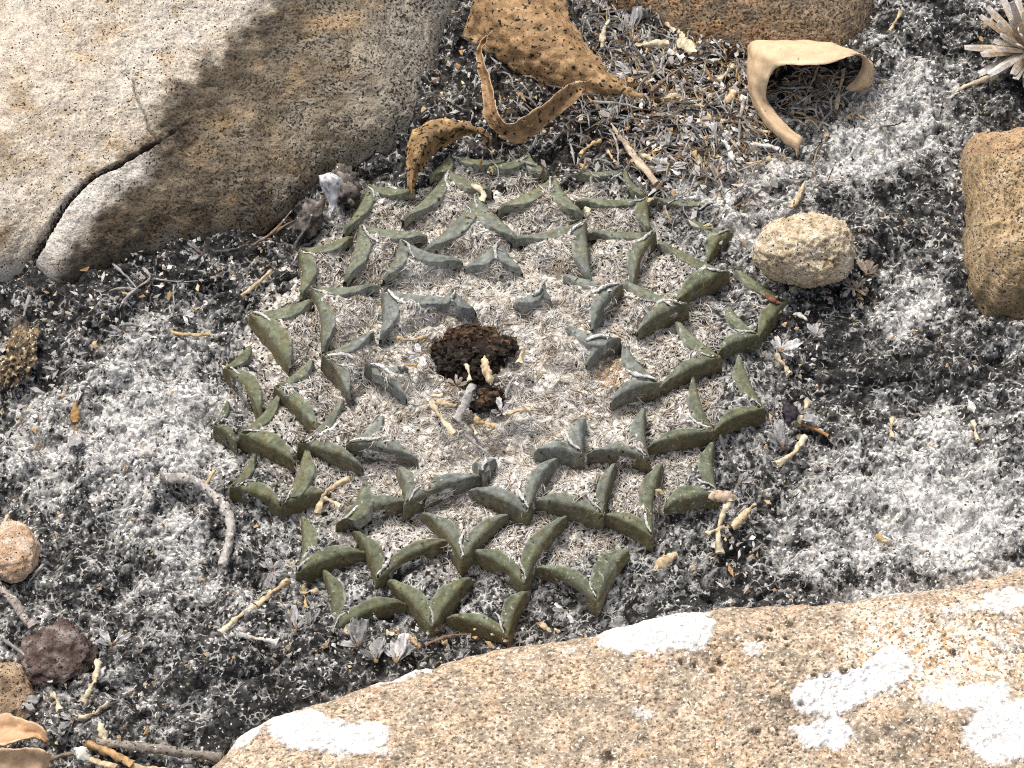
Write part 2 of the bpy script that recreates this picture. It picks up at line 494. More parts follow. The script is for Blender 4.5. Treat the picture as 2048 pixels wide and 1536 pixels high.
def ul_c(px, py, v, d):
    x, y, z = v.T
    wx = px + 22 * fbm(x / 7, y / 7, z / 7, 3, 63); wy = py + 22 * fbm(x / 7, y / 7, z / 7, 3, 64)
    sd = side_of(wx, wy, UL_EDGE)          # positive towards the stained side
    n1 = fbm(x / 5, y / 5, z / 5, 3, 65); n2 = fbm(x / 1.6, y / 1.6, z / 1.6, 2, 66); n3 = fbm(x / 14, y / 14, z / 14, 2, 67)
    c = np.tile(np.array([0.53, 0.455, 0.36]), (len(x), 1))
    c = mixc(c, (0.56, 0.515, 0.445), 0.8 * sst(0.0, 0.6, n3 + 0.5 * n1))
    c = mixc(c, (0.50, 0.38, 0.24), 0.75 * sst(0.1, 0.6, n1 - 0.3 * n3))
    c = mixc(c, (0.30, 0.20, 0.10), 0.7 * sst(0.0, 0.5, n1 + 0.2) * np.exp(-(((px - 15) / 60) ** 2 + ((py - 245) / 60) ** 2)))
    c = mixc(c, (0.20, 0.14, 0.08), 0.8 * np.exp(-(((px - 10) / 70) ** 2 + ((py - 470) / 60) ** 2)) * sst(-.2, .4, n1))
    brown = mixc(np.tile(np.array([0.25, 0.20, 0.135]), (len(x), 1)), (0.36, 0.31, 0.235), sst(-0.2, 0.5, n1 + 0.002 * (px - 600)))
    brown = mixc(brown, (0.36, 0.25, 0.135), 0.55 * sst(0.0, .5, fbm(x / 6, y / 6, z / 6, 2, 68)))
    brown = mixc(brown, (0.34, 0.32, 0.27), 0.8 * sst(690, 860, px))
    f = sst(-45, 40, sd + 26 * n1 + 14 * n2)
    c = mixc(c, brown, f)
    # black crust band along the border, fading down the flank
    band = f * np.exp(-np.maximum(sd, 0) / 120.0) * sst(-0.75, 0.15, n1 + 0.3)
    c = mixc(c, (0.035, 0.027, 0.019), 0.95 * band)
    c = mixc(c, (0.42, 0.37, 0.29), 0.55 * f * sst(0.0, 0.5, fbm(x / 9, y / 9, z / 9, 2, 74)) * sst(80, 160, sd))
    low = np.exp(-(((wx - 300) / 150) ** 2 + ((wy - 420) / 60) ** 2)) + 0.8 * np.exp(-(((wx - 480) / 90) ** 2 + ((wy - 330) / 120) ** 2)) + .5 * np.exp(-(((wx - 560) / 60) ** 2 + ((wy - 420) / 50) ** 2))
    c = mixc(c, (0.07, 0.052, 0.032), 0.6 * np.clip(low, 0, 1) * f * sst(-0.5, 0.4, n1))
    org_ = np.exp(-(((wx - 665) / 75) ** 2 + ((wy - 45 + 0.28 * (px - 665)) / 26) ** 2))
    c = mixc(c, (0.44, 0.30, 0.17), 0.7 * sst(0.3, 0.9, org_))
    org2 = np.exp(-(((wx - 440) / 40) ** 2 + ((wy - 245) / 30) ** 2)) + np.exp(-(((wx - 400) / 60) ** 2 + ((wy - 300) / 14) ** 2))
    c = mixc(c, (0.40, 0.28, 0.15), 0.45 * sst(0.3, 0.9, org2))
    # pale band below the crack
    dk, tk = segdist(px, py, CRACK)
    below = side_of(px, py, CRACK[::-1]) > 0
    lowpale = sst(75, 20, dk + 16 * n1) * np.where(below, 1.0, 0.0) * sst(0.75, 0.5, tk) * sst(-0.15, 0.0, tk)
    c = mixc(c, (0.62, 0.58, 0.52), 0.9 * np.clip(lowpale, 0, 1))
    edge = np.exp(-d / 0.8) * sst(600, 700, px)
    c = mixc(c, (0.45, 0.42, 0.36), 0.6 * edge)
    # crack: groove with a step
    wj = 3.5 * pn(x / 2.2, y / 2.2, 0, 69)
    wid = 3.6 * (1 - tk) ** 1.3 + 1.0
    g = np.exp(-(np.maximum(dk + wj * 0.5, 0) / wid) ** 2) * sst(1.0, 0.7, tk)
    d2, t2 = segdist(px + 3 * pn(x / 2, y / 2, 0, 70), py, CRACK2)
    g2 = np.exp(-(d2 / 3.0) ** 2)
    dz = -3.6 * g * (1 - 0.75 * tk) - 0.8 * g2
    c = mixc(c, (0.03, 0.022, 0.015), 0.85 * g)
    dz = dz + np.exp(-np.maximum(dk - wid, 0) / 90.0) * np.where(below, -0.7, 0.5) * (1 - tk)
    dz = dz + 0.30 * n2 * sst(0, 2, d) + 0.8 * np.minimum(0, pn(x / 2.6, y / 2.6, z / 2.6, 72) + 0.25) * f + 0.9 * fbm(x / 7 + y / 16, y / 7, z / 7, 3, 75) * f * sst(0, 4, d)
    f1, f2, _ = worley(x / 0.95, y / 0.95 + z / 0.95, 73)
    pits = sst(0.28, 0.12, f1)
    dz = dz - 0.25 * pits
    c = mixc(c, (0.05, 0.035, 0.022), 0.75 * pits * np.clip(0.35 + 0.65 * f, 0, 1) * sst(-.4, .3, n1 + .2))
    c = mixc(c, (0.03, 0.022, 0.016), 0.7 * np.exp(-(d2 / 2.2) ** 2))
    dark = 0.365 + 0.065 * f + 0.08 * n1 - 0.06 * lowpale + 0.3 * g
    light = 0.40 + 0.06 * n2 - 0.06 * f - 0.3 * g
    return dz, c, np.stack([dark, light, 0 * dark], -1)

slab_rock('pale_boulder', UL, (300, -140), 0.0, ul_z, ul_c, 'large pale boulder with a dark crack and brown stained flank', nr=330, seed=11, power=0.8)

# ---- tan boulder with white lichen
LICHEN = [  # centre, radii, turn (degrees)
    (610, 1460, 74, 40, 8), (700, 1478, 72, 36, 0), (735, 1470, 40, 26, 0), (1310, 1265, 105, 40, -6), (1265, 1275, 70, 26, 0), (1385, 1258, 45, 42, 0),
    (845, 1328, 110, 15, -22), (505, 1458, 70, 13, -38), (1660, 1390, 78, 42, -8), (1755, 1352, 80, 36, -22), (1780, 1315, 38, 22, 0), (1655, 1466, 58, 32, 0), (1630, 1462, 46, 16, 0),
    (1890, 1388, 55, 22, 0), (1950, 1392, 70, 26, -8), (2030, 1462, 105, 62, -6), (1995, 1478, 60, 50, 20), (1506, 1297, 26, 15, 0), (2015, 1200, 60, 24, -10), (1950, 1216, 60, 14, -8),
    (1285, 1428, 24, 12, 0), (1720, 1185, 110, 9, -5), (2010, 1290, 26, 10, 0), (770, 1502, 16, 10, 0), (1140, 1300, 20, 8, 0)]
LSTR = [1, 1, .9, 1, .9, .9, .95, .9, 1, .9, .75, 1, .8, .8, .95, 1, 1, .55, .7, .5, .45, .6, .3, .6, .5]

def br_z(x, y, d):
    return -1.0 + 8.0 * (1 - np.exp(-(d / 2.2) ** 0.85)) + 9.0 * (1 - np.exp(-(d / 30.0) ** 1.2)) + 1.4 * fbm(x / 25, y / 25, 0, 2, 81) * sst(0, 10, d) + 0.5 * fbm(x / 6, y / 6, 0, 3, 82) * sst(0, 3, d)

def br_c(px, py, v, d):
    x, y, z = v.T
    n1 = fbm(x / 5, y / 5, z / 5, 3, 83); n2 = fbm(x / 1.5, y / 1.5, z / 1.5, 2, 84); n3 = fbm(x / 16, y / 16, 0, 2, 85); n4 = fbm(x / 2.6, y / 2.6, 0, 2, 86)
    c = np.tile(np.array([0.44, 0.345, 0.25]), (len(x), 1))
    c = mixc(c, (0.57, 0.465, 0.34), sst(0.0, 0.7, n1))
    c = mixc(c, (0.49, 0.36, 0.235), 0.6 * sst(0.1, 0.6, n3 + 0.3 * n1))
    c = mixc(c, (0.25, 0.205, 0.15), 0.8 * sst(-0.05, 0.45, -n1 + 0.4 * n4 - 0.15))
    # pale weathered sweep across the upper shoulder
    pal = np.exp(-((py - (1275 + 0.06 * (px - 1850))) / 70) ** 2) * sst(1600, 1800, px) + 0.7 * np.exp(-(((px - 1850) / 120) ** 2 + ((py - 1350) / 60) ** 2))
    c = mixc(c, (0.70, 0.61, 0.51), 0.9 * np.clip(pal, 0, 1) * sst(-0.35, 0.15, n4 + 0.5 * n1))
    c = mixc(c, (0.54, 0.33, 0.165), 0.75 * np.clip(pal, 0, 1) * sst(0.1, 0.4, -n4))
    grey = np.exp(-(((px - 1850) / 120) ** 2 + ((py - 1480) / 50) ** 2)) + np.exp(-(((px - 1560) / 50) ** 2 + ((py - 1400) / 60) ** 2)) + .8 * np.exp(-(((px - 2040) / 40) ** 2 + ((py - 1270) / 50) ** 2)) + .9 * np.exp(-(((px - 1430) / 40) ** 2 + ((py - 1300) / 30) ** 2)) + .5 * np.exp(-(((px - 1560) / 160) ** 2 + ((py - 1205) / 16) ** 2))
    c = mixc(c, (0.13, 0.11, 0.085), 0.85 * np.clip(grey, 0, 1) * sst(-0.4, 0.3, n4))
    c = mixc(c, (0.30, 0.245, 0.18), 0.8 * sst(0.05, 0.45, fbm(x / 9, y / 9, 0, 3, 92) + 0.2 * n4) * (1 - 0.7 * np.clip(pal, 0, 1)))
    c = mixc(c, (0.52, 0.345, 0.21), 0.45 * sst(0.15, 0.5, fbm(x / 7, y / 7, 0, 3, 93)))
    rust = np.exp(-d / 1.6)
    c = mixc(c, (0.45, 0.27, 0.14), 0.5 * rust)
    lich = np.zeros(len(x))
    jx = px + 7 * pn(x / 1.0, y / 1.0, 0, 87) + 9 * pn(x / 2.8, y / 2.8, 0, 88); jy = py + 7 * pn(x / 1.0, y / 1.0, 0, 89) + 9 * pn(x / 2.8, y / 2.8, 0, 90)
    for (a, b, rx, ry, rot), k in zip(LICHEN, LSTR):
        ca, sa = math.cos(math.radians(rot)), math.sin(math.radians(rot))
        u = ((jx - a) * ca + (jy - b) * sa) / rx; w = (-(jx - a) * sa + (jy - b) * ca) / ry
        lich = np.maximum(lich, k * sst(1.10, 0.88, np.hypot(u, w)))
    c = mixc(c, (0.10, 0.06, 0.035), 0.6 * np.clip(sst(0.02, 0.2, lich) * (1 - sst(0.2, 0.6, lich)), 0, 1))
    lc = mixc(np.tile(np.array([0.72, 0.70, 0.67]), (len(x), 1)) * (1 + 0.16 * n2 + 0.10 * n4)[:, None], (0.70, 0.72, 0.76), 0.8 * sst(0.0, 0.6, n1) * sst(1500, 1700, px))
    c = c * (1 - lich[:, None]) + lc * lich[:, None]
    f1, f2, cid = worley(x / 1.0, y / 1.0, 91)
    pit = sst(0.32, 0.12, f1) * sst(0.15, 0.5, cid)
    bpit = np.zeros(len(x))
    for (a, b, r) in [(1375, 1195 + 40, 0)] + [(1520, 1276, 9), (1540, 1277, 8), (1573, 1276, 6), (1575, 1290, 6), (1580, 1248, 9), (1541, 1258, 6), (1688, 1341, 11), (1655, 1351, 9), (1630, 1352, 8), (1911, 1304, 11), (1604, 1409, 9), (1512, 1463, 10), (1820, 1441, 10), (1930, 1448, 8), (1566, 1327, 6), (1362, 1325, 8), (1390, 1330, 8), (1440, 1325, 10), (1425, 1340, 8), (1810, 1273, 5), (2000, 1300, 7), (2035, 1300, 10), (1220, 1510, 16), (1709, 1334, 6)]:
        if r:
            bpit = np.maximum(bpit, np.exp(-(((px - a) / r) ** 2 + ((py - b) / (0.7 * r)) ** 2) ** 2))
    dz = 0.28 * n2 * sst(0, 2, d) - 0.28 * pit * (1 - lich) - 0.7 * bpit + 0.25 * lich * (1 + 1.2 * n2)
    c = mixc(c, (0.10, 0.068, 0.04), 0.65 * pit * (1 - lich))
    c = mixc(c, (0.02, 0.012, 0.008), 0.9 * bpit)
    dark = 0.36 + 0.05 * n1 - 0.20 * lich + 0.06 * np.clip(grey, 0, 1)
    light = 0.36 + 0.05 * n2 + 0.08 * np.clip(pal, 0, 1)
    return dz, c, np.stack([dark, light, 0 * dark], -1)

slab_rock('lichen_boulder', BR, (1280, 1780), 5.0, br_z, br_c, 'broad tan boulder spotted with round white lichen patches', nr=270, seed=21, power=0.8, mat=M_TAN)

# ---- blocky ochre rock at the side
RR = [(1924, 290), (1950, 284), (1985, 282), (2060, 276), (2230, 290), (2290, 500), (2200, 660), (2060, 640), (1992, 632), (1965, 622), (1945, 600), (1934, 565), (1926, 500), (1931, 430), (1924, 350)]
def rr_z(x, y, d):
    return -1.0 + 13.0 * (1 - np.exp(-(d / 2.4) ** 0.9)) + 5.0 * (1 - np.exp(-(d / 12.0) ** 1.2)) + 2.0 * fbm(x / 9, y / 9, 0, 3, 101) * sst(0, 4, d)
def rr_c(px, py, v, d):
    x, y, z = v.T
    n1 = fbm(x / 4, y / 4, z / 4, 3, 102); n2 = fbm(x / 1.4, y / 1.4, z / 1.4, 2, 103)
    c = np.tile(np.array([0.40, 0.285, 0.155]), (len(x), 1))
    c = mixc(c, (0.52, 0.40, 0.26), sst(0, 0.6, n1))
    c = mixc(c, (0.14, 0.10, 0.055), 0.8 * sst(0.05, 0.5, -n1 + 0.002 * (py - 480)))
    c = mixc(c, (0.46, 0.30, 0.17), 0.8 * sst(318, 300, py))
    f1, _, _ = worley(x / 1.0, (y + z) / 1.0, 104)
    pit = sst(0.34, 0.14, f1)
    c = mixc(c, (0.06, 0.04, 0.022), 0.7 * pit * sst(300, 330, py))
    return 0.35 * n2 * sst(0, 1.5, d) - 0.3 * pit, c, np.stack([0.40 + 0.05 * n1, 0.36 + 0.05 * n2, 0 * n1], -1)
slab_rock('ochre_rock', RR, (2090, 455), 1.0, rr_z, rr_c, 'blocky ochre rock with speckled face beyond the round pebble', nr=130, seed=31, jitter=8)

# ---- brown rock behind the leaves
TR = [(1130, -60), (1165, 5), (1230, 18), (1295, 30), (1340, 62), (1400, 84), (1460, 96), (1520, 108), (1600, 110), (1680, 104), (1730, 70), (1752, 20), (1765, -40), (1750, -220), (1450, -300), (1180, -240)]
def tr_z(x, y, d):
    return -1.0 + 5.0 * (1 - np.exp(-(d / 3.0) ** 0.9)) + 7.0 * (1 - np.exp(-(d / 16.0) ** 1.2)) + 0.9 * fbm(x / 9, y / 9, 0, 2, 111) * sst(0, 4, d)
def tr_c(px, py, v, d):
    x, y, z = v.T
    n1 = fbm(x / 4, y / 4, z / 4, 3, 112); n2 = fbm(x / 1.4, y / 1.4, z / 1.4, 2, 113)
    c = np.tile(np.array([0.27, 0.20, 0.13]), (len(x), 1))
    c = mixc(c, (0.38, 0.22, 0.105), 0.9 * sst(-0.3, 0.4, n1) * sst(1620, 1450, px))
    c = mixc(c, (0.11, 0.085, 0.06), 0.7 * sst(0.1, 0.5, -n1))
    f1, _, _ = worley(x / 0.9, (y + z) / 0.9, 114)
    pit = sst(0.36, 0.14, f1)
    c = mixc(c, (0.05, 0.035, 0.022), 0.75 * pit)
    return 0.35 * n2 * sst(0, 1.5, d) - 0.3 * pit, c, np.stack([0.42 + 0.05 * n1, 0.30 + 0.05 * n2, 0 * n1], -1)
slab_rock('brown_rock', TR, (1460, -90), 0.0, tr_z, tr_c, 'rough brown rock behind the arched tan leaf', nr=120, seed=41, jitter=4)

# ---- rounded stones
def round_stone(name, cx, cy, rx, ry, rz, zc, cfun, label, cat, seed, rough=0.08, fine=0.35, sub=5, mat=None, rot=0.0):
    bm = bmesh.new()
    bmesh.ops.create_icosphere(bm, subdivisions=sub, radius=1.0)
    u = np.array([v.co[:] for v in bm.verts]); f = np.array([[v.index for v in fc.verts] for fc in bm.faces])
    bm.free()
    # squarish super-ellipsoid, then lumps
    n0 = fbm(u[:, 0] * 1.1 + seed, u[:, 1] * 1.1, u[:, 2] * 1.1, 2, seed)
    n1 = fbm(u[:, 0] * 2.6 + seed, u[:, 1] * 2.6, u[:, 2] * 2.6, 3, seed + 1)
    v = u * (1 + rough * n0 + rough * 0.5 * n1)[:, None] * np.array([rx, ry, rz])
    cr, sr = math.cos(rot), math.sin(rot)
    v = np.stack([v[:, 0] * cr - v[:, 1] * sr, v[:, 0] * sr + v[:, 1] * cr, v[:, 2]], -1)
    p = P(np.array(float(cx)), np.array(float(cy)), zc)
    nf = fbm(v[:, 0] / 0.9, v[:, 1] / 0.9, v[:, 2] / 0.9, 2, seed + 2)
    v = v + u * (fine * nf)[:, None]
    v = v + p
    c, s = cfun(v - p, nf)
    o = add_mesh(name, v, f, mat or M_ROCK, col=c, spk=s, origin=np.array([p[0], p[1], 0]))
    tag(o, label, cat)
    return o

def peb_c(v, nf):
    x, y, z = v.T
    n1 = fbm(x / 2.2, y / 2.2, z / 2.2, 3, 121)
    c = np.tile(np.array([0.52, 0.41, 0.265]), (len(x), 1))
    c = mixc(c, (0.62, 0.54, 0.40), sst(0, 0.6, n1))
    c = mixc(c, (0.22, 0.165, 0.09), 0.8 * sst(0.1, 0.6, -n1 - 0.4 * nf))
    return c, np.stack([0.37 - 0.04 * nf, 0.42 + 0.05 * n1, 0 * n1], -1)
round_stone('sandy_pebble', 1610, 501, 10.4, 7.7, 7.3, 6.0, peb_c, 'round sandy tan pebble lying on the black crust', 'pebble', 122, rough=0.13, fine=0.5, sub=6)

def pink_c(v, nf):
    x, y, z = v.T
    n1 = fbm(x / 2.2, y / 2.2, z / 2.2, 3, 131)
    c = np.tile(np.array([0.52, 0.36, 0.24]), (len(x), 1))
    c = mixc(c, (0.62, 0.50, 0.40), sst(0, 0.6, n1)); c = mixc(c, (0.40, 0.23, 0.12), 0.7 * sst(.1, .6, -n1))
    return c, np.stack([0.36 + 0 * n1, 0.36 + 0.05 * n1, 0 * n1], -1)
round_stone('pinkish_pebble', 24, 1106, 5.0, 6.4, 4.0, 2.0, pink_c, 'flat pinkish tan pebble with dark specks', 'pebble', 132, rough=0.12)

def lump_c(v, nf):
    x, y, z = v.T
    n1 = fbm(x / 2.5, y / 2.5, z / 2.5, 3, 141)
    c = np.tile(np.array([0.125, 0.088, 0.075]), (len(x), 1))
    c = mixc(c, (0.33, 0.28, 0.26), 0.8 * sst(0.0, 0.5, n1)); c = mixc(c, (0.05, 0.03, 0.022), 0.8 * sst(.1, .5, -n1))
    return c, np.stack([0.42 + 0 * n1, 0.34 + 0.1 * n1, 0 * n1], -1)
round_stone('purple_stone', 112, 1308, 7.2, 6.6, 3.2, 0.4, lump_c, 'dark purplish brown stone with pale dust', 'stone', 142, rough=0.26, fine=0.7)
def tan_c(v, nf):
    x, y, z = v.T
    n1 = fbm(x / 3, y / 3, z / 3, 3, 151)
    c = np.tile(np.array([0.38, 0.26, 0.16]), (len(x), 1))
    c = mixc(c, (0.48, 0.38, 0.27), sst(0, .6, n1)); c = mixc(c, (0.13, 0.09, 0.06), 0.8 * sst(0.0, .5, -n1))
    return c, np.stack([0.42 + 0 * n1, 0.36 + 0.05 * n1, 0 * n1], -1)
round_stone('tan_stone', 4, 1395, 6.4, 7.5, 3.6, -0.6, tan_c, 'low tan stone beside the curled orange leaves', 'stone', 152, rough=0.14, fine=0.5)

# ------------------------------------------------------------------ the cactus
# apex, end of one arm, end of the other arm (photograph pixels), arm widths in pixels
TUB = [
    ((896, 333), (978, 372), (811, 424), 34, 34), ((954, 378), (1036, 466), (855, 482), 42, 42), ((717, 444), (842, 462), (688, 546), 34, 40), ((799, 473), (915, 512), (767, 546), 32, 32),
    ((594, 494), (694, 468), (597, 584), 30, 36), ((617, 567), (745, 563), (641, 686), 26, 34), ((494, 622), (616, 594), (568, 722), 38, 46), ((761, 574), (905, 592), (757, 664), 30, 34),
    ((445, 733), (494, 690), (512, 820), 28, 36), ((735, 364), (822, 376), (688, 452), 30, 30), ((1058, 302), (1100, 343), (978, 330), 28, 30), ((897, 303), (1003, 318), (858, 345), 26, 30),
    ((1109, 346), (1165, 418), (1003, 404), 38, 34), ((1174, 433), (1183, 543), (1037, 469), 36, 28), ((1299, 389), (1302, 454), (1164, 393), 32, 28), ((1316, 459), (1272, 560), (1186, 458), 34, 26),
    ((1469, 461), (1424, 512), (1384, 436), 34, 26), ((1463, 541), (1360, 598), (1331, 482), 42, 30), ((1381, 605), (1286, 655), (1258, 561), 36, 32), ((1249, 565), (1192, 645), (1138, 545), 34, 26),
    ((1091, 560), (1105, 600), (1032, 598), 24, 26), ((1582, 598), (1526, 664), (1483, 538), 34, 30), ((1522, 669), (1445, 700), (1463, 612), 30, 32), ((1447, 712), (1331, 766), (1363, 642), 30, 36),
    ((1322, 765), (1231, 798), (1254, 690), 30, 32), ((1245, 673), (1180, 720), (1142, 648), 26, 34), ((1534, 816), (1436, 859), (1486, 713), 30, 36), ((1432, 862), (1306, 890), (1393, 757), 28, 32),
    ((1302, 917), (1186, 905), (1292, 819), 28, 34), ((1167, 909), (1076, 900), (1172, 838), 26, 30), ((1308, 1076), (1212, 1032), (1326, 934), 30, 34), ((1207, 1030), (1076, 1003), (1231, 930), 34, 26),
    ((1056, 1028), (948, 982), (1114, 922), 32, 30), ((668, 1049), (806, 1004), (722, 962), 36, 46), ((806, 1010), (957, 955), (794, 936), 34, 30), ((968, 952), (992, 918), (946, 925), 26, 26),
    ((688, 888), (822, 914), (757, 830), 34, 30), ((591, 885), (712, 926), (676, 800), 30, 24), ((474, 867), (577, 918), (553, 785), 40, 30), ((544, 771), (627, 854), (617, 718), 32, 26),
    ((640, 706), (692, 786), (736, 660), 30, 28), ((726, 724), (803, 788), (808, 728), 30, 28), ((558, 1013), (648, 988), (606, 896), 34, 40), ((456, 974), (552, 1012), (503, 907), 34, 26),
    ((588, 1150), (716, 1106), (600, 1037), 38, 34), ((751, 1164), (892, 1086), (708, 1066), 32, 34), ((922, 1124), (1009, 1034), (849, 1031), 32, 36), ((1049, 1172), (1128, 1040), (944, 1106), 38, 34),
    ((1196, 1206), (1255, 1106), (1079, 1138), 46, 34), ((864, 1260), (937, 1160), (778, 1165), 42, 38), ((1018, 1275), (1056, 1186), (902, 1236), 34, 30), ((660, 1268), (800, 1210), (645, 1146), 36, 34),
    ((1440, 988), (1432, 886), (1340, 1010), 32, 40), ((1441, 403), (1458, 452), (1309, 391), 22, 20), ((1250, 336), (1290, 386), (1160, 340), 22, 20), ((1000, 470), (1042, 532), (934, 524), 30, 32),
    ((906, 572), (948, 612), (866, 604), 22, 24), ((424, 848), (468, 884), (452, 800), 20, 18),
]
CPX, CPY = 985.0, 735.0

def spline(pts, n):
    pts = np.asarray(pts, float)
    k = len(pts)
    ext = np.concatenate([[2 * pts[0] - pts[1]], pts, [2 * pts[-1] - pts[-2]]])
    t = np.linspace(0, k - 1 - 1e-6, n)
    i = t.astype(int); f = (t - i)[:, None]
    p0, p1, p2, p3 = ext[i], ext[i + 1], ext[i + 2], ext[i + 3]
    return 0.5 * (2 * p1 + (p2 - p0) * f + (2 * p0 - 5 * p1 + 4 * p2 - p3) * f * f + (3 * p1 - p0 - 3 * p2 + p3) * f ** 3)

def cact(x, y):
    return dome(x, y)

def onc(px, py, lift):
    return on(px, py, lift, cact)

cactus = empty('living_rock_cactus', DC)
tag(cactus, 'flat grey-green star-shaped cactus pressed into the ground between boulders', 'cactus')

def ring_fac(px, py):
    """0 in the crown, 1 at the rim"""
    return np.clip(np.hypot((px - CPX) / 560.0, (py - CPY) / (500.0)), 0, 1.2)

def filling(px, py, x, y, seed):
    """relief, colour and speckle of what fills the areoles: wool in the crown, black and white crust at the rim"""
    r = ring_fac(px, py) + 0.08 * pn(x / 6, y / 6, 0, 200)
    dx = x + 0.6 * pn(x / 1.5, y / 1.5, 0, 201); dy = y + 0.6 * pn(x / 1.5, y / 1.5, 0, 202)
    f1, f2, cid = worley(dx / 1.6, dy / 1.6, 203)
    net = np.exp(-((f2 - f1) / 0.2) ** 2) * sst(-0.5, 0.2, pn(x / 2.2, y / 2.2, 0, 204))
    g1 = pn(x / 1.0, y / 1.0, 0, 205); g2 = pn(x / 1.9, y / 1.9, 0, 206); g3 = pn(x / 4.5, y / 4.5, 0, 207)
    outer = sst(0.80, 0.97, r + 0.12 * sst(1200, 1450, px) + 0.06 * sst(470, 350, py) + 0.10 * sst(1060, 1180, py))
    inner = 1 - sst(0.30, 0.70, r)
    z = 0.65 * g2 + 0.5 * g1 + 0.4 * net * outer + (0.5 + 0.2 * inner) * g3
    mid = np.tile(np.array([0.46, 0.425, 0.37]), (x.size, 1))
    mid = mixc(mid, (0.28, 0.235, 0.185), 0.8 * sst(0.0, 0.4, g2 - .4 * g1))
    mid = mixc(mid, (0.53, 0.51, 0.475), sst(0.05, 0.4, -g2 + .6 * g1))
    mid = mixc(mid, (0.06, 0.052, 0.045), 0.85 * sst(0.26, 0.46, pn(x / 1.2, y / 1.2, 0, 208)))
    wool = np.tile(np.array([0.51, 0.475, 0.42]), (x.size, 1))
    wool = mixc(wool, (0.46, 0.39, 0.30), 0.7 * sst(0.0, 0.5, g2 + 0.5 * g3))
    wool = mixc(wool, (0.59, 0.57, 0.535), sst(0.1, 0.5, -g3))
    wool = mixc(wool, (0.13, 0.105, 0.08), 0.5 * sst(0.25, 0.48, pn(x / 1.3, y / 1.3, 0, 209)))
    crst = np.tile(np.array([0.022, 0.022, 0.022]), (x.size, 1))
    crst = mixc(crst, (0.085, 0.085, 0.082), sst(0.0, 0.45, g2))
    crst = mixc(crst, (0.55, 0.54, 0.52), 0.8 * np.clip(0.75 * net + 0.7 * sst(0.34, 0.55, g1), 0, 1))
    c = mixc(mid, wool, inner)
    c = mixc(c, crst, outer)
    rust = np.exp(-(((px - 1222) / 42) ** 2 + ((py - 745) / 36) ** 2))
    c = mixc(c, (0.50, 0.34, 0.20), 0.8 * sst(0.3, 0.8, rust + 0.25 * g2))
    dk = 0.40 + 0.07 * outer - 0.08 * inner - 0.18 * net * outer
    lt = 0.43 - 0.11 * outer
    return z, c, np.stack([dk, lt, 0.16 + 0.31 * outer], -1)

def body():
    """the low dome that carries the tubercles"""
    nr, na = 130, 300
    t = np.linspace(0, 1, nr)[::-1] ** 0.8
    a = np.linspace(0, 2 * math.pi, na, endpoint=False)
    R = 62.0 * (1 + 0.03 * np.sin(3 * a + 1) + 0.02 * np.sin(7 * a))
    x = (DC[0] + t[:, None] * R * np.cos(a)).ravel(); y = (DC[1] + t[:, None] * R * np.sin(a)).ravel()
    z = dome(x, y) - 1.9 + 1.2 * (1 - sst(10, 24, np.hypot(x - DC[0], y - DC[1] - 6)))
    px, py = proj(np.stack([x, y, z], -1))
    dz, c, s = filling(px, py, x, y, 0)
    rc = np.hypot(px - CPX, py - CPY)
    dz = dz + 2.2 * fbm(x / 6.0, y / 6.0, 0, 2, 240) * sst(260, 120, rc) + 0.6 * sst(260, 150, rc) - 3.0 * np.exp(-((px - 945) / 95) ** 2 - ((py - 715) / 85) ** 2) - 1.2 * np.exp(-((px - 985) / 45) ** 2 - ((py - 805) / 40) ** 2)
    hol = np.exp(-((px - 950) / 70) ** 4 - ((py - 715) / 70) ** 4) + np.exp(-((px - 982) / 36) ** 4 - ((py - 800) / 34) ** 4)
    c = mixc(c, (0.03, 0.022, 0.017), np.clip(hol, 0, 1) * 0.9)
    v = np.stack([x, y, z + dz], -1)
    low = v[:na].copy(); low[:, 2] = -9.0
    V = np.concatenate([low, v]); C = np.concatenate([c[:na], c]); S = np.concatenate([s[:na], s])
    return add_mesh('body', V, grid_faces(nr + 1, na, True), M_WOOL, cactus, C, S, origin=DC)
body()

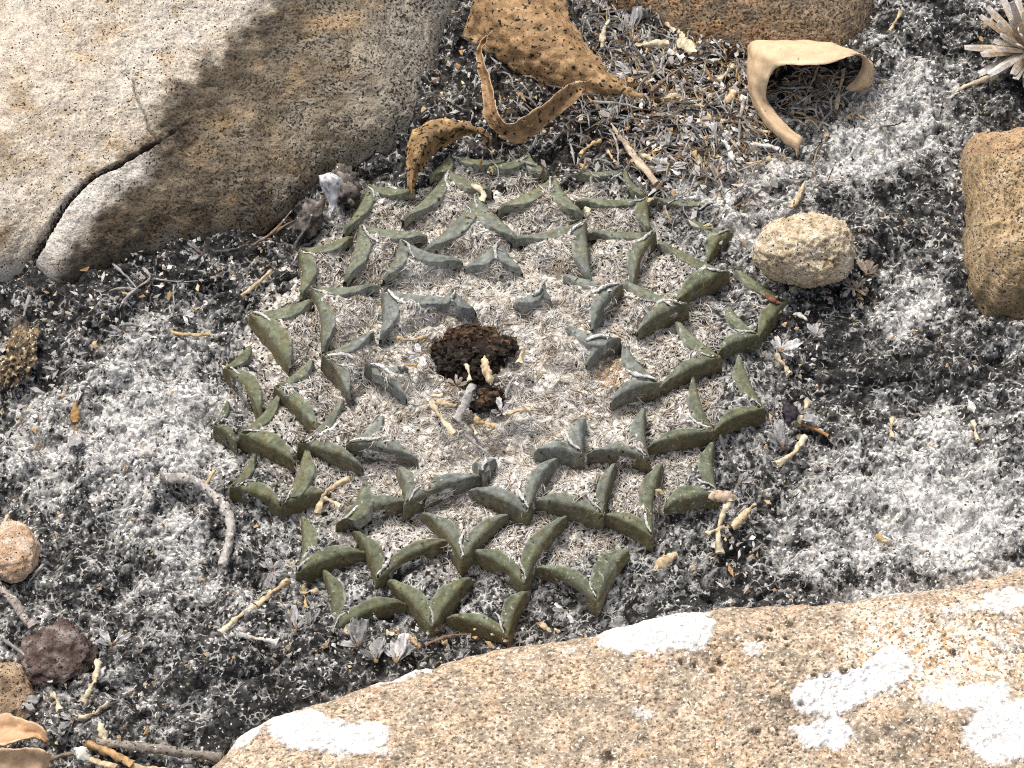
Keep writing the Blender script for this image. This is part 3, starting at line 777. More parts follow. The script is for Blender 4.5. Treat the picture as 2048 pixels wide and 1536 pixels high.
def vee(A, EL, ER, WL, WR, base_a, base_e, cen, rng, n=47, m=13):
    """the V-shaped fleshy margin of a tubercle: a band that runs from one inner end round the tip to the other"""
    A2 = A[:2]
    bis = cen[:2] - A2; bis = bis / np.hypot(*bis)
    s = np.linspace(-1, 1, n); s = np.sign(s) * np.abs(s) ** 1.15
    u = np.abs(s)
    O = np.zeros((n, 2)); D = np.zeros((n, 2)); W = np.zeros(n)
    for sg, E, w0 in ((-1, EL, WL), (1, ER, WR)):
        sel = (s <= 0) if sg < 0 else (s > 0)
        E2 = A2 + (E[:2] - A2) * 1.10
        L = np.hypot(*(E2 - A2)); d = (E2 - A2) / L
        nin = np.array([-d[1], d[0]])
        if np.dot(nin, cen[:2] - (A2 + E2) / 2) < 0:
            nin = -nin
        face = max(0.0, float(nin[1]))       # flank turned towards the viewer's side
        bow = -(0.01 + 0.05 * rng.random()) * L      # edges curve in, so the tips stand out like a star
        t = u[sel]
        O[sel] = A2 + t[:, None] * (E2 - A2) - (bow * np.sin(math.pi * t))[:, None] * nin
        k = sst(0.0, 0.22, t)[:, None]
        dd = k * nin + (1 - k) * bis
        D[sel] = dd / np.linalg.norm(dd, axis=1, keepdims=True)
        pk = 0.40 + 0.18 * rng.random()
        W[sel] = w0 * 0.1 * (1.03 - 0.22 * face) * (0.48 + 0.52 * np.sin(np.clip(t / pk, 0, 1) * math.pi / 2) ** 1.2) * (1 - 0.80 * sst(pk + 0.08, 1.02, t))
    for _ in range(2):                       # round the tip
        O[1:-1] = 0.25 * O[:-2] + 0.5 * O[1:-1] + 0.25 * O[2:]
        W[1:-1] = 0.25 * W[:-2] + 0.5 * W[1:-1] + 0.25 * W[2:]
    q = np.linspace(0, 1, m) ** 1.0
    sz = np.minimum((1 - np.abs(2 * q - 1) ** 3.5) ** 0.5, 1) * (0.80 + 0.20 * np.exp(-((q - 0.30) / 0.22) ** 2))
    hgt = (0.16 * W + 0.74) * (1 - 0.25 * u ** 2)
    x = O[:, 0][:, None] + q[None] * W[:, None] * D[:, 0][:, None]
    y = O[:, 1][:, None] + q[None] * W[:, None] * D[:, 1][:, None]
    groove = np.exp(-(s / 0.07) ** 2)[:, None] * sst(0.25, 0.75, q)[None]
    lift = base_a + (base_e - base_a) * u - 1.2 * sst(0.90, 1.0, u) + 0.25 * np.exp(-(u / 0.12) ** 2)
    z = cact(x, y) + lift[:, None] + sz[None] * hgt[:, None] + (q - 0.5)[None] * 0.22 * W[:, None] - 0.75 * groove
    x[:, 0] -= 0.40 * D[:, 0]; y[:, 0] -= 0.40 * D[:, 1]
    z[:, 0] -= 5.0; z[:, -1] -= 2.2
    return np.stack([x, y, z], -1).reshape(-1, 3), grid_faces(n, m), np.tile(q, n)

def tubercle(i, A, L, R, wl, wr):
    rng = random.Random(100 + i)
    rf = float(ring_fac(np.array(float(A[0])), np.array(float(A[1]))))
    lift_a = 2.7 if rf < 0.8 else 2.0
    lift_e = 1.3
    pa = onc(np.array(float(A[0])), np.array(float(A[1])), lift_a + 1.4)
    pl = onc(np.array(float(L[0])), np.array(float(L[1])), lift_e + 0.7)
    pr = onc(np.array(float(R[0])), np.array(float(R[1])), lift_e + 0.7)
    cen = (pl + pr) / 2
    cz = onc(np.array(CPX), np.array(CPY), 0)
    V, F, Q = vee(pa, pl, pr, wl, wr, lift_a, lift_e, cen, rng)
    x, y, z = V.T
    V = V + np.stack([0.16 * fbm(x / 1.6, y / 1.6, z / 1.6, 2, 300 + i), 0.16 * fbm(x / 1.6, y / 1.6, z / 1.6, 2, 400 + i), 0.22 * fbm(x / 1.8, y / 1.8, z / 1.8, 2, 500 + i)], -1)
    px, py = proj(V)
    r = ring_fac(px, py)
    n1 = fbm(x / 2.5, y / 2.5, z / 2.5, 3, 210); n2 = fbm(x / 0.9, y / 0.9, z / 0.9, 2, 211)
    c = np.tile(np.array([0.185, 0.198, 0.182]), (len(V), 1))
    olive = np.array([0.132, 0.143, 0.088]) * (0.9 + 0.25 * rng.random())
    c = mixc(c, olive, sst(0.38, 0.85, r + 0.12 * n1))
    c = mixc(c, (0.19, 0.145, 0.062), 0.45 * sst(0.05, 0.55, n1) * sst(0.35, 0.65, r))
    c = mixc(c, (0.075, 0.085, 0.045), 0.5 * sst(0.1, 0.5, -n1))
    c = mixc(c, (0.26, 0.27, 0.24), 0.35 * sst(0.2, 0.6, n2 - 0.4 * (r - 0.5)))
    c = mixc(c, (0.15, 0.105, 0.05), 0.55 * sst(0.26, 0.05, Q + 0.10 * n2) * sst(0.35, 0.6, r))
    c = mixc(c, (0.42, 0.41, 0.37), 0.55 * sst(0.80, 1.02, Q + 0.16 * n2 + 0.1 * n1))
    tip = np.exp(-np.hypot(x - pa[0], y - pa[1]) / 1.2)
    c = mixc(c, (0.16, 0.125, 0.07), 0.45 * tip)
    dusty = 1.0 if i in (52, 53, 54, 57, 22, 48) else 0.0
    c = mixc(c, (0.15, 0.165, 0.14), 0.5 * dusty * sst(-.2, .4, n1))
    s = np.stack([0.29 + 0.05 * n1, 0.285 + 0.05 * n1 + 0.06 * dusty, 0 * n1], -1)
    t = add_mesh('tubercle', V, F, M_SKIN, cactus, c, s, origin=pa)
    t['_o'] = [float(q) for q in pa * MM]
    # the filled areole between the arms
    nu, nv = 26, 30
    u = np.linspace(0, 1, nu); vv = np.linspace(0.02, 1, nv) ** 0.9
    def path(E):
        ext = E + (cz - E) * 0.16 + (E - pa) * 0.12
        return spline([pa[:2], pa[:2] + 0.5 * (E[:2] - pa[:2]) + 0.05 * (pa[:2] - cen[:2]), E[:2], ext[:2]], nv)
    PL = path(pl); PR = path(pr)
    ui = 0.10 + 0.80 * u
    XY = PL[:, None, :] * (1 - ui)[None, :, None] + PR[:, None, :] * ui[None, :, None]
    shift = 0.9 * np.exp(-np.linspace(0, 1, nv) / 0.25)
    XY = XY + (shift[:, None] * ((cen - pa)[:2] / np.linalg.norm((cen - pa)[:2])))[:, None, :]
    fx = XY[..., 0].ravel(); fy = XY[..., 1].ravel()
    U = np.tile(u, nv); VV = np.repeat(vv, nu)
    ed = sst(0.0, 0.30, np.minimum(U, 1 - U))
    base = dome(fx, fy)
    puff = 1.25 if rf < 0.8 else 0.95
    prof = (lift_a + 0.10) * (1 - VV) + (lift_e - 0.5) * VV - 3.6 * sst(0.66, 0.98, VV) - 1.0 * (1 - ed)
    fz = base + prof + puff * np.sin(math.pi * U) * np.sin(math.pi * np.clip(VV / 0.85, 0, 1))
    qx, qy = proj(np.stack([fx, fy, fz], -1))
    dz, fc, fsn = filling(qx, qy, fx, fy, i)
    fz = fz + dz * (0.15 + 0.85 * ed)
    skirt = np.where((U == 0) | (U == 1) | (VV == vv[-1]), -1.8, 0.0)
    fz = fz + skirt
    a = add_mesh('areole_filling', np.stack([fx, fy, fz], -1), grid_faces(nv, nu), M_WOOL, t, fc, fsn, origin=pa)
    # pale wool line in the groove at the tip
    bold = 1.0 if rf < 0.62 else (0.75 if i in (0, 2, 6, 13, 12, 17, 18, 15, 30, 33, 45, 46) else 0.45)
    inward = (cen - pa) / np.linalg.norm(cen - pa)
    ln = min(6.0, 0.72 * np.linalg.norm(cen - pa)) * (0.7 + 0.3 * bold)
    n = 12; m = 7
    tt = np.linspace(0, 1, n)
    side = np.array([-inward[1], inward[0], 0.0])
    wob = 0.35 * np.sin(tt * 5 + rng.random() * 6)
    cl = pa[:2] + inward[:2] * (1.3 + tt[:, None] * ln) + wob[:, None] * side[:2]
    rad = (0.14 + 0.14 * bold) * (0.55 + 0.45 * np.sin(math.pi * np.clip(tt * 1.1, 0, 1))) + 0.22 * bold * tt
    cz_ = dome(cl[:, 0], cl[:, 1]) + lift_a + 0.95 + (0.45 if bold > .7 else 0.25) - 1.0 * tt + 0.25 * np.sin(math.pi * tt)
    an = np.linspace(0, 2 * math.pi, m, endpoint=False)
    gx = cl[:, 0][:, None] + rad[:, None] * np.cos(an) * side[0]; gy = cl[:, 1][:, None] + rad[:, None] * np.cos(an) * side[1]
    gz = cz_[:, None] + 0.8 * rad[:, None] * np.sin(an)
    G = np.stack([gx, gy, gz], -1).reshape(-1, 3)
    G = G + 0.20 * np.stack([pn(G[:, 0] / .5, G[:, 1] / .5, 0, 221), pn(G[:, 0] / .5, G[:, 1] / .5, 0, 222), pn(G[:, 0] / .5, G[:, 1] / .5, 0, 223)], -1)
    gc = np.tile(np.array([0.52, 0.505, 0.47]) * (0.62 + 0.38 * bold), (len(G), 1))
    add_mesh('wool_tuft', G, grid_faces(n, m, True), M_WOOL, t, gc, np.array([0.33, 0.38, 0]), origin=pa)

# rim first, crown last (order only matters for names)
order = sorted(range(len(TUB)), key=lambda i: -math.hypot((TUB[i][0][0] - CPX) / 560, (TUB[i][0][1] - CPY) / 500))
for i in order:
    A, L, R, wl, wr = TUB[i]
    tubercle(i, A, L, R, wl, wr)

# ---- loose fibres and grains as joined stuff
def fibres(px, py, z0, ang, ln, rad, lift, cols, curl, seed):
    """many thin curved three-sided threads"""
    rng = np.random.default_rng(seed)
    n = len(px); K = 5
    p = P(px, py, z0)
    t = np.linspace(-0.5, 0.5, K)
    a = ang[:, None] + curl[:, None] * t[None] * 2
    step = ln[:, None] / (K - 1)
    dx = np.cumsum(np.cos(a) * step, 1); dy = np.cumsum(np.sin(a) * step, 1)
    dx -= dx.mean(1, keepdims=True); dy -= dy.mean(1, keepdims=True)
    x = p[:, 0][:, None] + dx; y = p[:, 1][:, None] + dy
    z = z0[:, None] + lift[:, None] * (1 - (2 * t[None]) ** 2) + 0.25 * rng.normal(size=(n, K)) * ln[:, None] * 0.12
    r = rad[:, None] * np.array([0.35, 0.9, 1.0, 0.9, 0.3])[None]
    sx = -np.sin(a); sy = np.cos(a)
    rings = []
    for k in range(3):
        ph = k * 2 * math.pi / 3 + math.pi / 2
        rings.append(np.stack([x + sx * r * math.cos(ph), y + sy * r * math.cos(ph), z + r * math.sin(ph)], -1))
    V = np.stack(rings, 2).reshape(n, K * 3, 3)
    f = grid_faces(K, 3, True)
    F = (f[None] + (np.arange(n) * K * 3)[:, None, None]).reshape(-1, 4)
    return V.reshape(-1, 3), F, np.repeat(cols, K * 3, 0)

def top_z(px, py):
    """height of the areole fill under a pixel, roughly"""
    p = onc(px, py, 1.9)
    return p[:, 2]

# depth map of what is already built, so that threads and grains lie on it
dg = bpy.context.evaluated_depsgraph_get()
from mathutils.bvhtree import BVHTree
def tree_of(objs):
    vs = []; fs = []; k = 0
    for o in objs:
        me = o.data
        a = np.empty(len(me.vertices) * 3, np.float32); me.vertices.foreach_get('co', a)
        a = a.reshape(-1, 3)
        off = np.array(o.location)
        q = o.parent
        while q is not None:
            off = off + np.array(q.location); q = q.parent
        a = a + off.astype(np.float32)
        vs.append(a)
        fs.extend([[i + k for i in pl.vertices] for pl in me.polygons])
        k += len(a)
    return BVHTree.FromPolygons(np.concatenate(vs).tolist(), fs)
CACT_OBJS = [o for o in COL.objects if o.type == 'MESH' and o.name.split('.')[0] in ('areole_filling', 'body')]
SKIN_OBJS = [o for o in COL.objects if o.type == 'MESH' and o.name.split('.')[0] == 'tubercle']
T_FILL = tree_of(CACT_OBJS); T_SKIN = tree_of(SKIN_OBJS)

def drop_fill(px, py):
    """height of the fill at pixels; nan where green skin lies in front"""
    out = np.full(len(px), np.nan)
    o = Vector(CAM * MM)
    for i in range(len(px)):
        d = Vector(FWD * FPX + RGT * (px[i] - 1024.0) + UPV * (768.0 - py[i])).normalized()
        h1 = T_FILL.ray_cast(o, d)
        if h1[0] is None:
            continue
        h2 = T_SKIN.ray_cast(o, d)
        if h2[0] is not None and h2[3] < h1[3]:
            continue
        out[i] = h1[0].z / MM
    return out

n = 12000
rr = np.sqrt(RNG.random(n)) * 0.80
th = RNG.random(n) * 2 * math.pi
px = CPX + 15 + rr * 560 * np.cos(th); py = CPY + 10 + rr * 500 * np.sin(th)
zf = drop_fill(px, py)
ok = ~np.isnan(zf) & (((px - 945) / 82) ** 2 + ((py - 712) / 70) ** 2 > 1) & (((px - 982) / 36) ** 2 + ((py - 800) / 34) ** 2 > 1)
px, py, zf, rr, th = px[ok], py[ok], zf[ok], rr[ok], th[ok]
n = len(px)
wp = P(px, py, zf)
swirl = 2.6 * pn(wp[:, 0] / 4.0, wp[:, 1] / 4.0, 0, 231) + RNG.normal(size=n) * 0.45 + np.where(rr < 0.38, 0.0, RNG.random(n) * 2)
pal = np.array([[0.66, 0.62, 0.56], [0.60, 0.55, 0.48], [0.70, 0.68, 0.64], [0.50, 0.42, 0.32], [0.53, 0.43, 0.30], [0.28, 0.235, 0.18]])
wts = np.array([.32, .22, .22, .10, .05, .09])
cid = RNG.choice(6, n, p=wts)
zone = pn(wp[:, 0] / 4.2, wp[:, 1] / 4.2, 0, 232) + 0.25 * RNG.normal(size=n)
cid = np.where(zone > 0.22, np.where(RNG.random(n) < 0.6, 2, 0), np.where(zone < -0.22, RNG.choice([1, 3, 4, 5], n, p=[.4, .3, .15, .15]), cid))
rst = np.exp(-(((px - 1222) / 42) ** 2 + ((py - 745) / 36) ** 2)) > 0.45
cid = np.where(rst, RNG.choice([3, 4], n), cid)
V, F, C = fibres(px, py, zf, swirl, 1.4 + 2.4 * RNG.random(n), 0.07 + 0.12 * RNG.random(n), 0.0 + 0.18 * RNG.random(n), pal[cid] * (0.72 + 0.3 * RNG.random((n, 1))), RNG.normal(size=n) * 0.9, 5)
w = add_mesh('crown_wool', V, F, M_FIBRE, cactus, C, np.array([0.0, 0.0, 0]), origin=DC)
w['kind'] = 'stuff'

OCT = np.array([[1, 0, 0], [-1, 0, 0], [0, 1, 0], [0, -1, 0], [0, 0, 1], [0, 0, -1]], float)
OCF = np.array([[0, 2, 4], [2, 1, 4], [1, 3, 4], [3, 0, 4], [2, 0, 5], [1, 2, 5], [3, 1, 5], [0, 3, 5]])
def grains(p, size, cols, seed, flat=False):
    rng = np.random.default_rng(seed)
    n = len(p)
    d = OCT[None] * (0.6 + 0.7 * rng.random((n, 6, 1))) + 0.25 * rng.normal(size=(n, 6, 3))
    a = rng.random(n) * 2 * math.pi
    st = np.stack([0.7 + 0.8 * rng.random(n), 0.7 + 0.5 * rng.random(n), 0.55 + 0.3 * rng.random(n)], -1)
    if flat:
        st = st * np.array([2.0, 1.0, 0.22])
    d = d * st[:, None] * size[:, None, None]
    x = d[..., 0] * np.cos(a)[:, None] - d[..., 1] * np.sin(a)[:, None]; y = d[..., 0] * np.sin(a)[:, None] + d[..., 1] * np.cos(a)[:, None]
    V = np.stack([x, y, d[..., 2]], -1) + p[:, None]
    F = (OCF[None] + (np.arange(n) * 6)[:, None, None]).reshape(-1, 3)
    return V.reshape(-1, 3), F, np.repeat(cols, 6, 0)

n = 5200
rr = 0.42 + 0.70 * RNG.random(n); th = RNG.random(n) * 2 * math.pi
px = CPX + 15 + rr * 560 * np.cos(th); py = CPY + 50 + rr * 490 * np.sin(th)
zf = drop_fill(px, py); ok = ~np.isnan(zf)
px, py, zf, rr = px[ok], py[ok], zf[ok], rr[ok]; n = len(px)
tone = RNG.random(n) ** 1.2
tone = tone * np.where(rr > 0.88, 0.42, 1.0)
c = np.stack([0.04 + 0.6 * tone, 0.04 + 0.58 * tone, 0.038 + 0.52 * tone], -1)
V, F, C = grains(P(px, py, zf + 0.05), 0.2 + 0.3 * RNG.random(n) ** 2, c, 9)
g = add_mesh('areole_grit', V, F, M_FIBRE, cactus, C, np.zeros(3), smooth=False, origin=DC)
g['kind'] = 'stuff'

# grit lying on the soil crust
n = 12000
gx = RNG.uniform(-112, 112, n); gy = RNG.uniform(-80, 100, n)
r = np.hypot(gx - DC[0], gy - DC[1])
ok = r > 50
gx, gy = gx[ok], gy[ok]; n = len(gx)
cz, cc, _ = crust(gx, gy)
gz = ground_smooth(gx, gy) + cz
lum = cc.mean(1)
tone = np.clip(RNG.random(n) ** 1.5 * (0.28 + 1.3 * lum) + 0.02, 0.02, 0.7)
c = np.stack([tone * 1.02, tone * 0.99, tone * 0.92], -1)
brn = RNG.random(n) < 0.08
c[brn] = np.array([0.36, 0.24, 0.12]) * (0.5 + RNG.random((brn.sum(), 1)))
V, F, C = grains(np.stack([gx, gy, gz + 0.05], -1), 0.16 + 0.36 * RNG.random(n) ** 2.2, c, 10)
g = add_mesh('soil_grit', V, F, M_FIBRE, None, C, np.zeros(3), smooth=False)
tag(g, 'fine pale and dark grit strewn over the black soil crust', 'grit', kind='stuff')

# thread-like bleached lichen and root hairs on the crust
n = 1600
px = RNG.uniform(-20, 2070, n); py = RNG.uniform(-20, 1560, n)
p0 = P(px, py, 0.5)
r = np.hypot(p0[:, 0] - DC[0], p0[:, 1] - DC[1])
ok = r > 51
px, py = px[ok], py[ok]; n = len(px)
z = np.zeros(n)
for _ in range(3):
    p = P(px, py, z)
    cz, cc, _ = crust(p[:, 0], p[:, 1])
    z = ground_smooth(p[:, 0], p[:, 1]) + cz
tone = np.clip(0.10 + 0.55 * RNG.random(n) * (0.5 + cc.mean(1)), 0, 0.7)[:, None]
V, F, C = fibres(px, py, z + 0.1, RNG.random(n) * 6.28, 0.8 + 1.8 * RNG.random(n), 0.08 + 0.10 * RNG.random(n), 0.05 + 0.3 * RNG.random(n), tone * np.array([[1.02, 0.99, 0.92]]), RNG.normal(size=n) * 1.2, 12)
g = add_mesh('lichen_threads', V, F, M_FIBRE, None, C, np.zeros(3))
tag(g, 'thin bleached lichen threads scattered on the soil crust', 'lichen', kind='stuff')

# crumbs of dead plants, thickest in the litter pocket behind the cactus
CR = [(1380, 240, 130, 90, 900), (1250, 120, 90, 70, 350), (1640, 190, 60, 40, 150), (1040, 220, 110, 70, 250), (900, 150, 40, 110, 120), (190, 1400, 90, 90, 220), (780, 1290, 130, 25, 160), (560, 1230, 90, 50, 140), (1590, 830, 60, 110, 180), (420, 520, 180, 30, 160), (1690, 560, 60, 40, 70), (30, 760, 50, 120, 120), (240, 620, 120, 60, 100), (1470, 1060, 60, 60, 90)]
px = np.concatenate([RNG.normal(a, c_, k) for a, b, c_, d_, k in CR]); py = np.concatenate([RNG.normal(b, d_, k) for a, b, c_, d_, k in CR])
p = on(px, py, 0.5)
rr_ = np.hypot(p[:, 0] - DC[0], p[:, 1] - DC[1])
px, py, p = px[rr_ > 53], py[rr_ > 53], p[rr_ > 53]
n = len(px)
cpal = np.array([[0.42, 0.40, 0.37], [0.30, 0.27, 0.24], [0.50, 0.38, 0.22], [0.36, 0.22, 0.10], [0.12, 0.085, 0.06], [0.56, 0.54, 0.50], [0.05, 0.045, 0.04]])
ci = RNG.choice(7, n, p=[.28, .18, .16, .06, .10, .18, .04])
V, F, C = grains(p, 0.2 + 0.42 * RNG.random(n) ** 1.5, cpal[ci] * (0.7 + 0.5 * RNG.random((n, 1))), 14)
h = n // 2
V2, F2, C2 = fibres(px[:h], py[:h], p[:h, 2] + 0.5, RNG.random(h) * 6.28, 2.0 + 4.5 * RNG.random(h), 0.12 + 0.16 * RNG.random(h), 0.2 + 0.6 * RNG.random(h), cpal[ci[:h]] * 0.9, RNG.normal(size=h) * 0.5, 15)
k = n // 9
V3, F3, C3 = grains(p[-k:] * 1.0 + np.array([0, 0, 0.5]), 0.2 + 0.3 * RNG.random(k), 0.95 * cpal[RNG.choice(7, k, p=[.30, .34, .08, .06, .10, .10, .02])] * (0.7 + 0.5 * RNG.random((k, 1))), 16, True)
k1 = min(700, n // 2)
V4, F4, C4 = grains(p[:k1] + np.stack([RNG.normal(size=k1) * 2, RNG.normal(size=k1) * 2, np.full(k1, 0.7)], -1), 0.25 + 0.4 * RNG.random(k1), 1.0 * cpal[RNG.choice(7, k1, p=[.30, .34, .08, .06, .10, .10, .02])] * (0.7 + 0.5 * RNG.random((k1, 1))), 17, True)
g = add_mesh('litter_crumbs', np.concatenate([V, V2, V3, V4]), [F, F2 + len(V), F3 + len(V) + len(V2), F4 + len(V) + len(V2) + len(V3)], M_LITTER, None, np.concatenate([C, C2, C3, C4]), np.array([0.3, 0.25, 0]), smooth=False)
tag(g, 'fine brown and grey crumbs of dead plants in pockets of the crust', 'litter', kind='stuff')

# ------------------------------------------------------------------ curled leaves and other litter
def sheet(name, rows, nu, nv, thick, cfun, mat, parent=None, seed=0, crinkle=0.12, ragged=0.0):
    """a thin curled sheet through rows of control points (px, py, z mm); both faces and a rim"""
    ctl = np.array([[P(np.array(float(a)), np.array(float(b)), float(z)) for (a, b, z) in row] for row in rows])
    k = ctl.shape[0]
    cols = np.stack([spline(r, nv) for r in ctl])               # k, nv, 3
    S = np.stack([spline(cols[:, j], nu) for j in range(nv)], 1)  # nu, nv, 3
    du = np.gradient(S, axis=0); dv = np.gradient(S, axis=1)
    nr = np.cross(du, dv); nr /= np.linalg.norm(nr, axis=-1, keepdims=True) + 1e-9
    q = S.reshape(-1, 3)
    S = S + nr * (crinkle * fbm(q[:, 0] / 2.2, q[:, 1] / 2.2, q[:, 2] / 2.2, 2, seed)).reshape(nu, nv)[..., None]
    if ragged:
        e_ = np.linspace(-1, 1, nv)[None, :, None] ** 3
        rg = (pn(q[:, 0] / 1.6, q[:, 1] / 1.6, q[:, 2] / 1.6, seed + 5) + 0.6 * pn(q[:, 0] / .7, q[:, 1] / .7, q[:, 2] / .7, seed + 6)).reshape(nu, nv)[..., None]
        dvn = dv / (np.linalg.norm(dv, axis=-1, keepdims=True) + 1e-9)
        S = S + dvn * e_ * rg * ragged
    top = (S + nr * thick / 2).reshape(-1, 3); bot = (S - nr * thick / 2).reshape(-1, 3)
    F = grid_faces(nu, nv); n = nu * nv
    rim = np.concatenate([np.arange(nv), np.arange(1, nu) * nv + nv - 1, (nu - 1) * nv + np.arange(nv - 2, -1, -1), np.arange(nu - 2, 0, -1) * nv])
    r2 = np.roll(rim, -1)
    RF = np.stack([rim, r2, r2 + n, rim + n], -1)
    V = np.concatenate([top, bot])
    uu = np.repeat(np.linspace(0, 1, nu), nv); vv = np.tile(np.linspace(0, 1, nv), nu)
    c, s = cfun(np.concatenate([uu, uu]), np.concatenate([vv, vv]), V, np.concatenate([np.ones(n), np.zeros(n)]))
    org = V.mean(0); org[2] = V[:, 2].min()
    return add_mesh(name, V, [F, F[:, ::-1] + n, RF[:, ::-1]], mat, parent, c, s, origin=org)

def leafcol(base, edge, dark_amt, blot=0.3, seed=0, inner=None):
    base = np.array(base); edge = np.array(edge)
    def f(u, v, V, top):
        x, y, z = V.T
        n1 = fbm(x / 3, y / 3, z / 3, 3, seed); n2 = fbm(x / 1.1, y / 1.1, z / 1.1, 2, seed + 1)
        c = np.tile(base, (len(x), 1))
        e = np.minimum(v, 1 - v)
        c = mixc(c, edge, 0.8 * sst(0.13, 0.0, e))
        c = mixc(c, base * 0.45, blot * sst(0.1, 0.6, n1))
        c = mixc(c, np.minimum(base * 1.35, 0.7), 0.5 * sst(0.2, 0.7, -n1))
        if inner is not None:
            c = mixc(c, inner, np.where(top > 0.5, 0.0, 0.85))
        vein = np.exp(-((v - 0.5) / 0.03) ** 2)
        c = mixc(c, edge, 0.25 * vein)
        fan_ = np.sin((u * 26 + np.abs(v - 0.5) * 22) + 1.5 * n1)
        c = mixc(c, base * 0.62, 0.35 * sst(0.80, 1.0, fan_))
        return c, np.stack([dark_amt + 0.05 * n1, 0.26 + 0.05 * n2, 0 * n1], -1)
    return f

# arched tan leaf
rows = [[(1606, 276, 1.5), (1600, 288, 2.2), (1597, 303, 1.2)], [(1572, 248, 2.6), (1560, 258, 3.4), (1553, 268, 2.2)], [(1543, 214, 3.0), (1530, 226, 4.2), (1523, 236, 2.6)],
        [(1532, 194, 5.0), (1512, 196, 5.4), (1506, 204, 3.0)], [(1536, 164, 8.7), (1506, 160, 8.0), (1496, 165, 4.0)], [(1548, 140, 11.2), (1510, 125, 10.0), (1497, 120, 5.0)],
        [(1568, 130, 13.0), (1525, 103, 12.0), (1502, 86, 7.0)], [(1614, 130, 13.8), (1585, 102, 13.0), (1550, 81, 8.0)], [(1662, 126, 13.4), (1645, 104, 12.8), (1622, 82, 8.2)],
        [(1698, 114, 12.4), (1690, 103, 12.0), (1680, 91, 8.0)], [(1722, 112, 9.0), (1728, 112, 10.0), (1735, 118, 7.0)], [(1722, 138, 5.5), (1735, 138, 6.5), (1747, 142, 4.0)], [(1702, 165, 3.0), (1722, 170, 4.0), (1738, 170, 2.5)], [(1690, 178, 1.6), (1704, 184, 2.0), (1716, 182, 1.5)]]
rows = [r + [(r[2][0] + (2 if 3 < i < 10 else 0), r[2][1] + (14 if 3 < i < 10 else 3), 0.8)] for i, r in enumerate(rows)]
o = sheet('dry_leaf', rows, 70, 20, 0.12, leafcol((0.60, 0.43, 0.265), (0.70, 0.55, 0.38), 0.25, 0.2, 401, inner=(0.36, 0.22, 0.11)), M_SMOOTH, seed=11, crinkle=0.3, ragged=0.15)
tag(o, 'smooth tan dry leaf arched over like a hood', 'leaf')

# big brown speckled leaf, a folded cone
rows = [[(925, 70, 1.0), (960, -20, 9.0), (1050, -60, 10.0), (1130, -30, 3.0)], [(962, 96, 1.5), (1000, 40, 8.0), (1070, 10, 9.5), (1135, 20, 3.0)], [(1010, 128, 1.5), (1050, 85, 7.5), (1110, 55, 9.0), (1160, 68, 3.0)],
        [(1070, 162, 1.2), (1105, 125, 6.5), (1150, 105, 7.5), (1195, 116, 2.6)], [(1150, 190, 1.0), (1170, 162, 5.0), (1200, 148, 5.6), (1228, 152, 2.0)], [(1225, 204, 0.8), (1235, 186, 3.4), (1252, 178, 3.6), (1266, 180, 1.4)],
        [(1290, 206, 0.8), (1292, 198, 1.9), (1298, 194, 2.0), (1304, 194, 1.0)], [(1345, 204, 1.2), (1346, 200, 1.8), (1347, 197, 1.9), (1348, 195, 1.2)]]
o = sheet('dry_leaf', rows, 80, 40, 0.12, leafcol((0.33, 0.205, 0.10), (0.46, 0.31, 0.17), 0.375, 0.75, 411), M_LEAF, seed=12, crinkle=0.8, ragged=0.5)
tag(o, 'large golden brown leaf folded into a cone with black specks', 'leaf')

# looped leaf strip
rows = [[(985, 62, 9.0), (972, 70, 8.6)], [(970, 84, 8.4), (957, 92, 7.6)], [(966, 108, 8.0), (954, 112, 6.6)], [(974, 140, 7.6), (957, 146, 6.0)], [(985, 172, 7.2), (964, 182, 5.0)], [(990, 205, 6.8), (966, 222, 3.6)],
        [(1000, 236, 6.6), (980, 256, 2.4)], [(1020, 246, 7.0), (1010, 278, 1.8)], [(1048, 234, 8.0), (1040, 286, 1.8)], [(1080, 212, 9.5), (1072, 268, 3.4)], [(1112, 186, 10.6), (1104, 240, 5.5)], [(1140, 168, 11.0), (1136, 216, 8.0)], [(1172, 160, 11.0), (1164, 190, 9.6)]]
rows = [[a, ((a[0] + b[0]) / 2 + 2, (a[1] + b[1]) / 2 + 2, (a[2] + b[2]) / 2 - 0.8), b] for a, b in rows]
o = sheet('dry_leaf', rows, 70, 12, 0.12, leafcol((0.30, 0.18, 0.09), (0.66, 0.48, 0.28), 0.36, 0.8, 421), M_LEAF, seed=13, crinkle=0.5, ragged=0.35)
tag(o, 'narrow brown leaf curled into an open loop beside the cone leaf', 'leaf')

# small curled leaf at the edge of the cactus
rows = [[(824, 390, 4.5), (822, 388, 4.8), (819, 384, 4.5)], [(836, 352, 4.5), (826, 350, 6.5), (814, 346, 5.0)], [(860, 318, 4.0), (838, 306, 8.0), (813, 300, 6.0)], [(880, 300, 4.0), (858, 272, 9.0), (832, 256, 6.5)], [(905, 285, 5.0), (895, 258, 9.0), (878, 238, 7.0)], [(935, 268, 5.5), (930, 256, 8.0), (922, 244, 7.0)], [(962, 275, 5.0), (966, 268, 6.0), (970, 260, 5.5)], [(974, 298, 3.0), (980, 292, 3.4), (984, 286, 3.0)]]
o = sheet('dry_leaf', rows, 50, 16, 0.12, leafcol((0.24, 0.145, 0.065), (0.58, 0.41, 0.20), 0.42, 0.85, 431), M_LEAF, seed=14, crinkle=0.8, ragged=0.4)
tag(o, 'small curled golden leaf wedged between the pale boulder and the cactus', 'leaf')

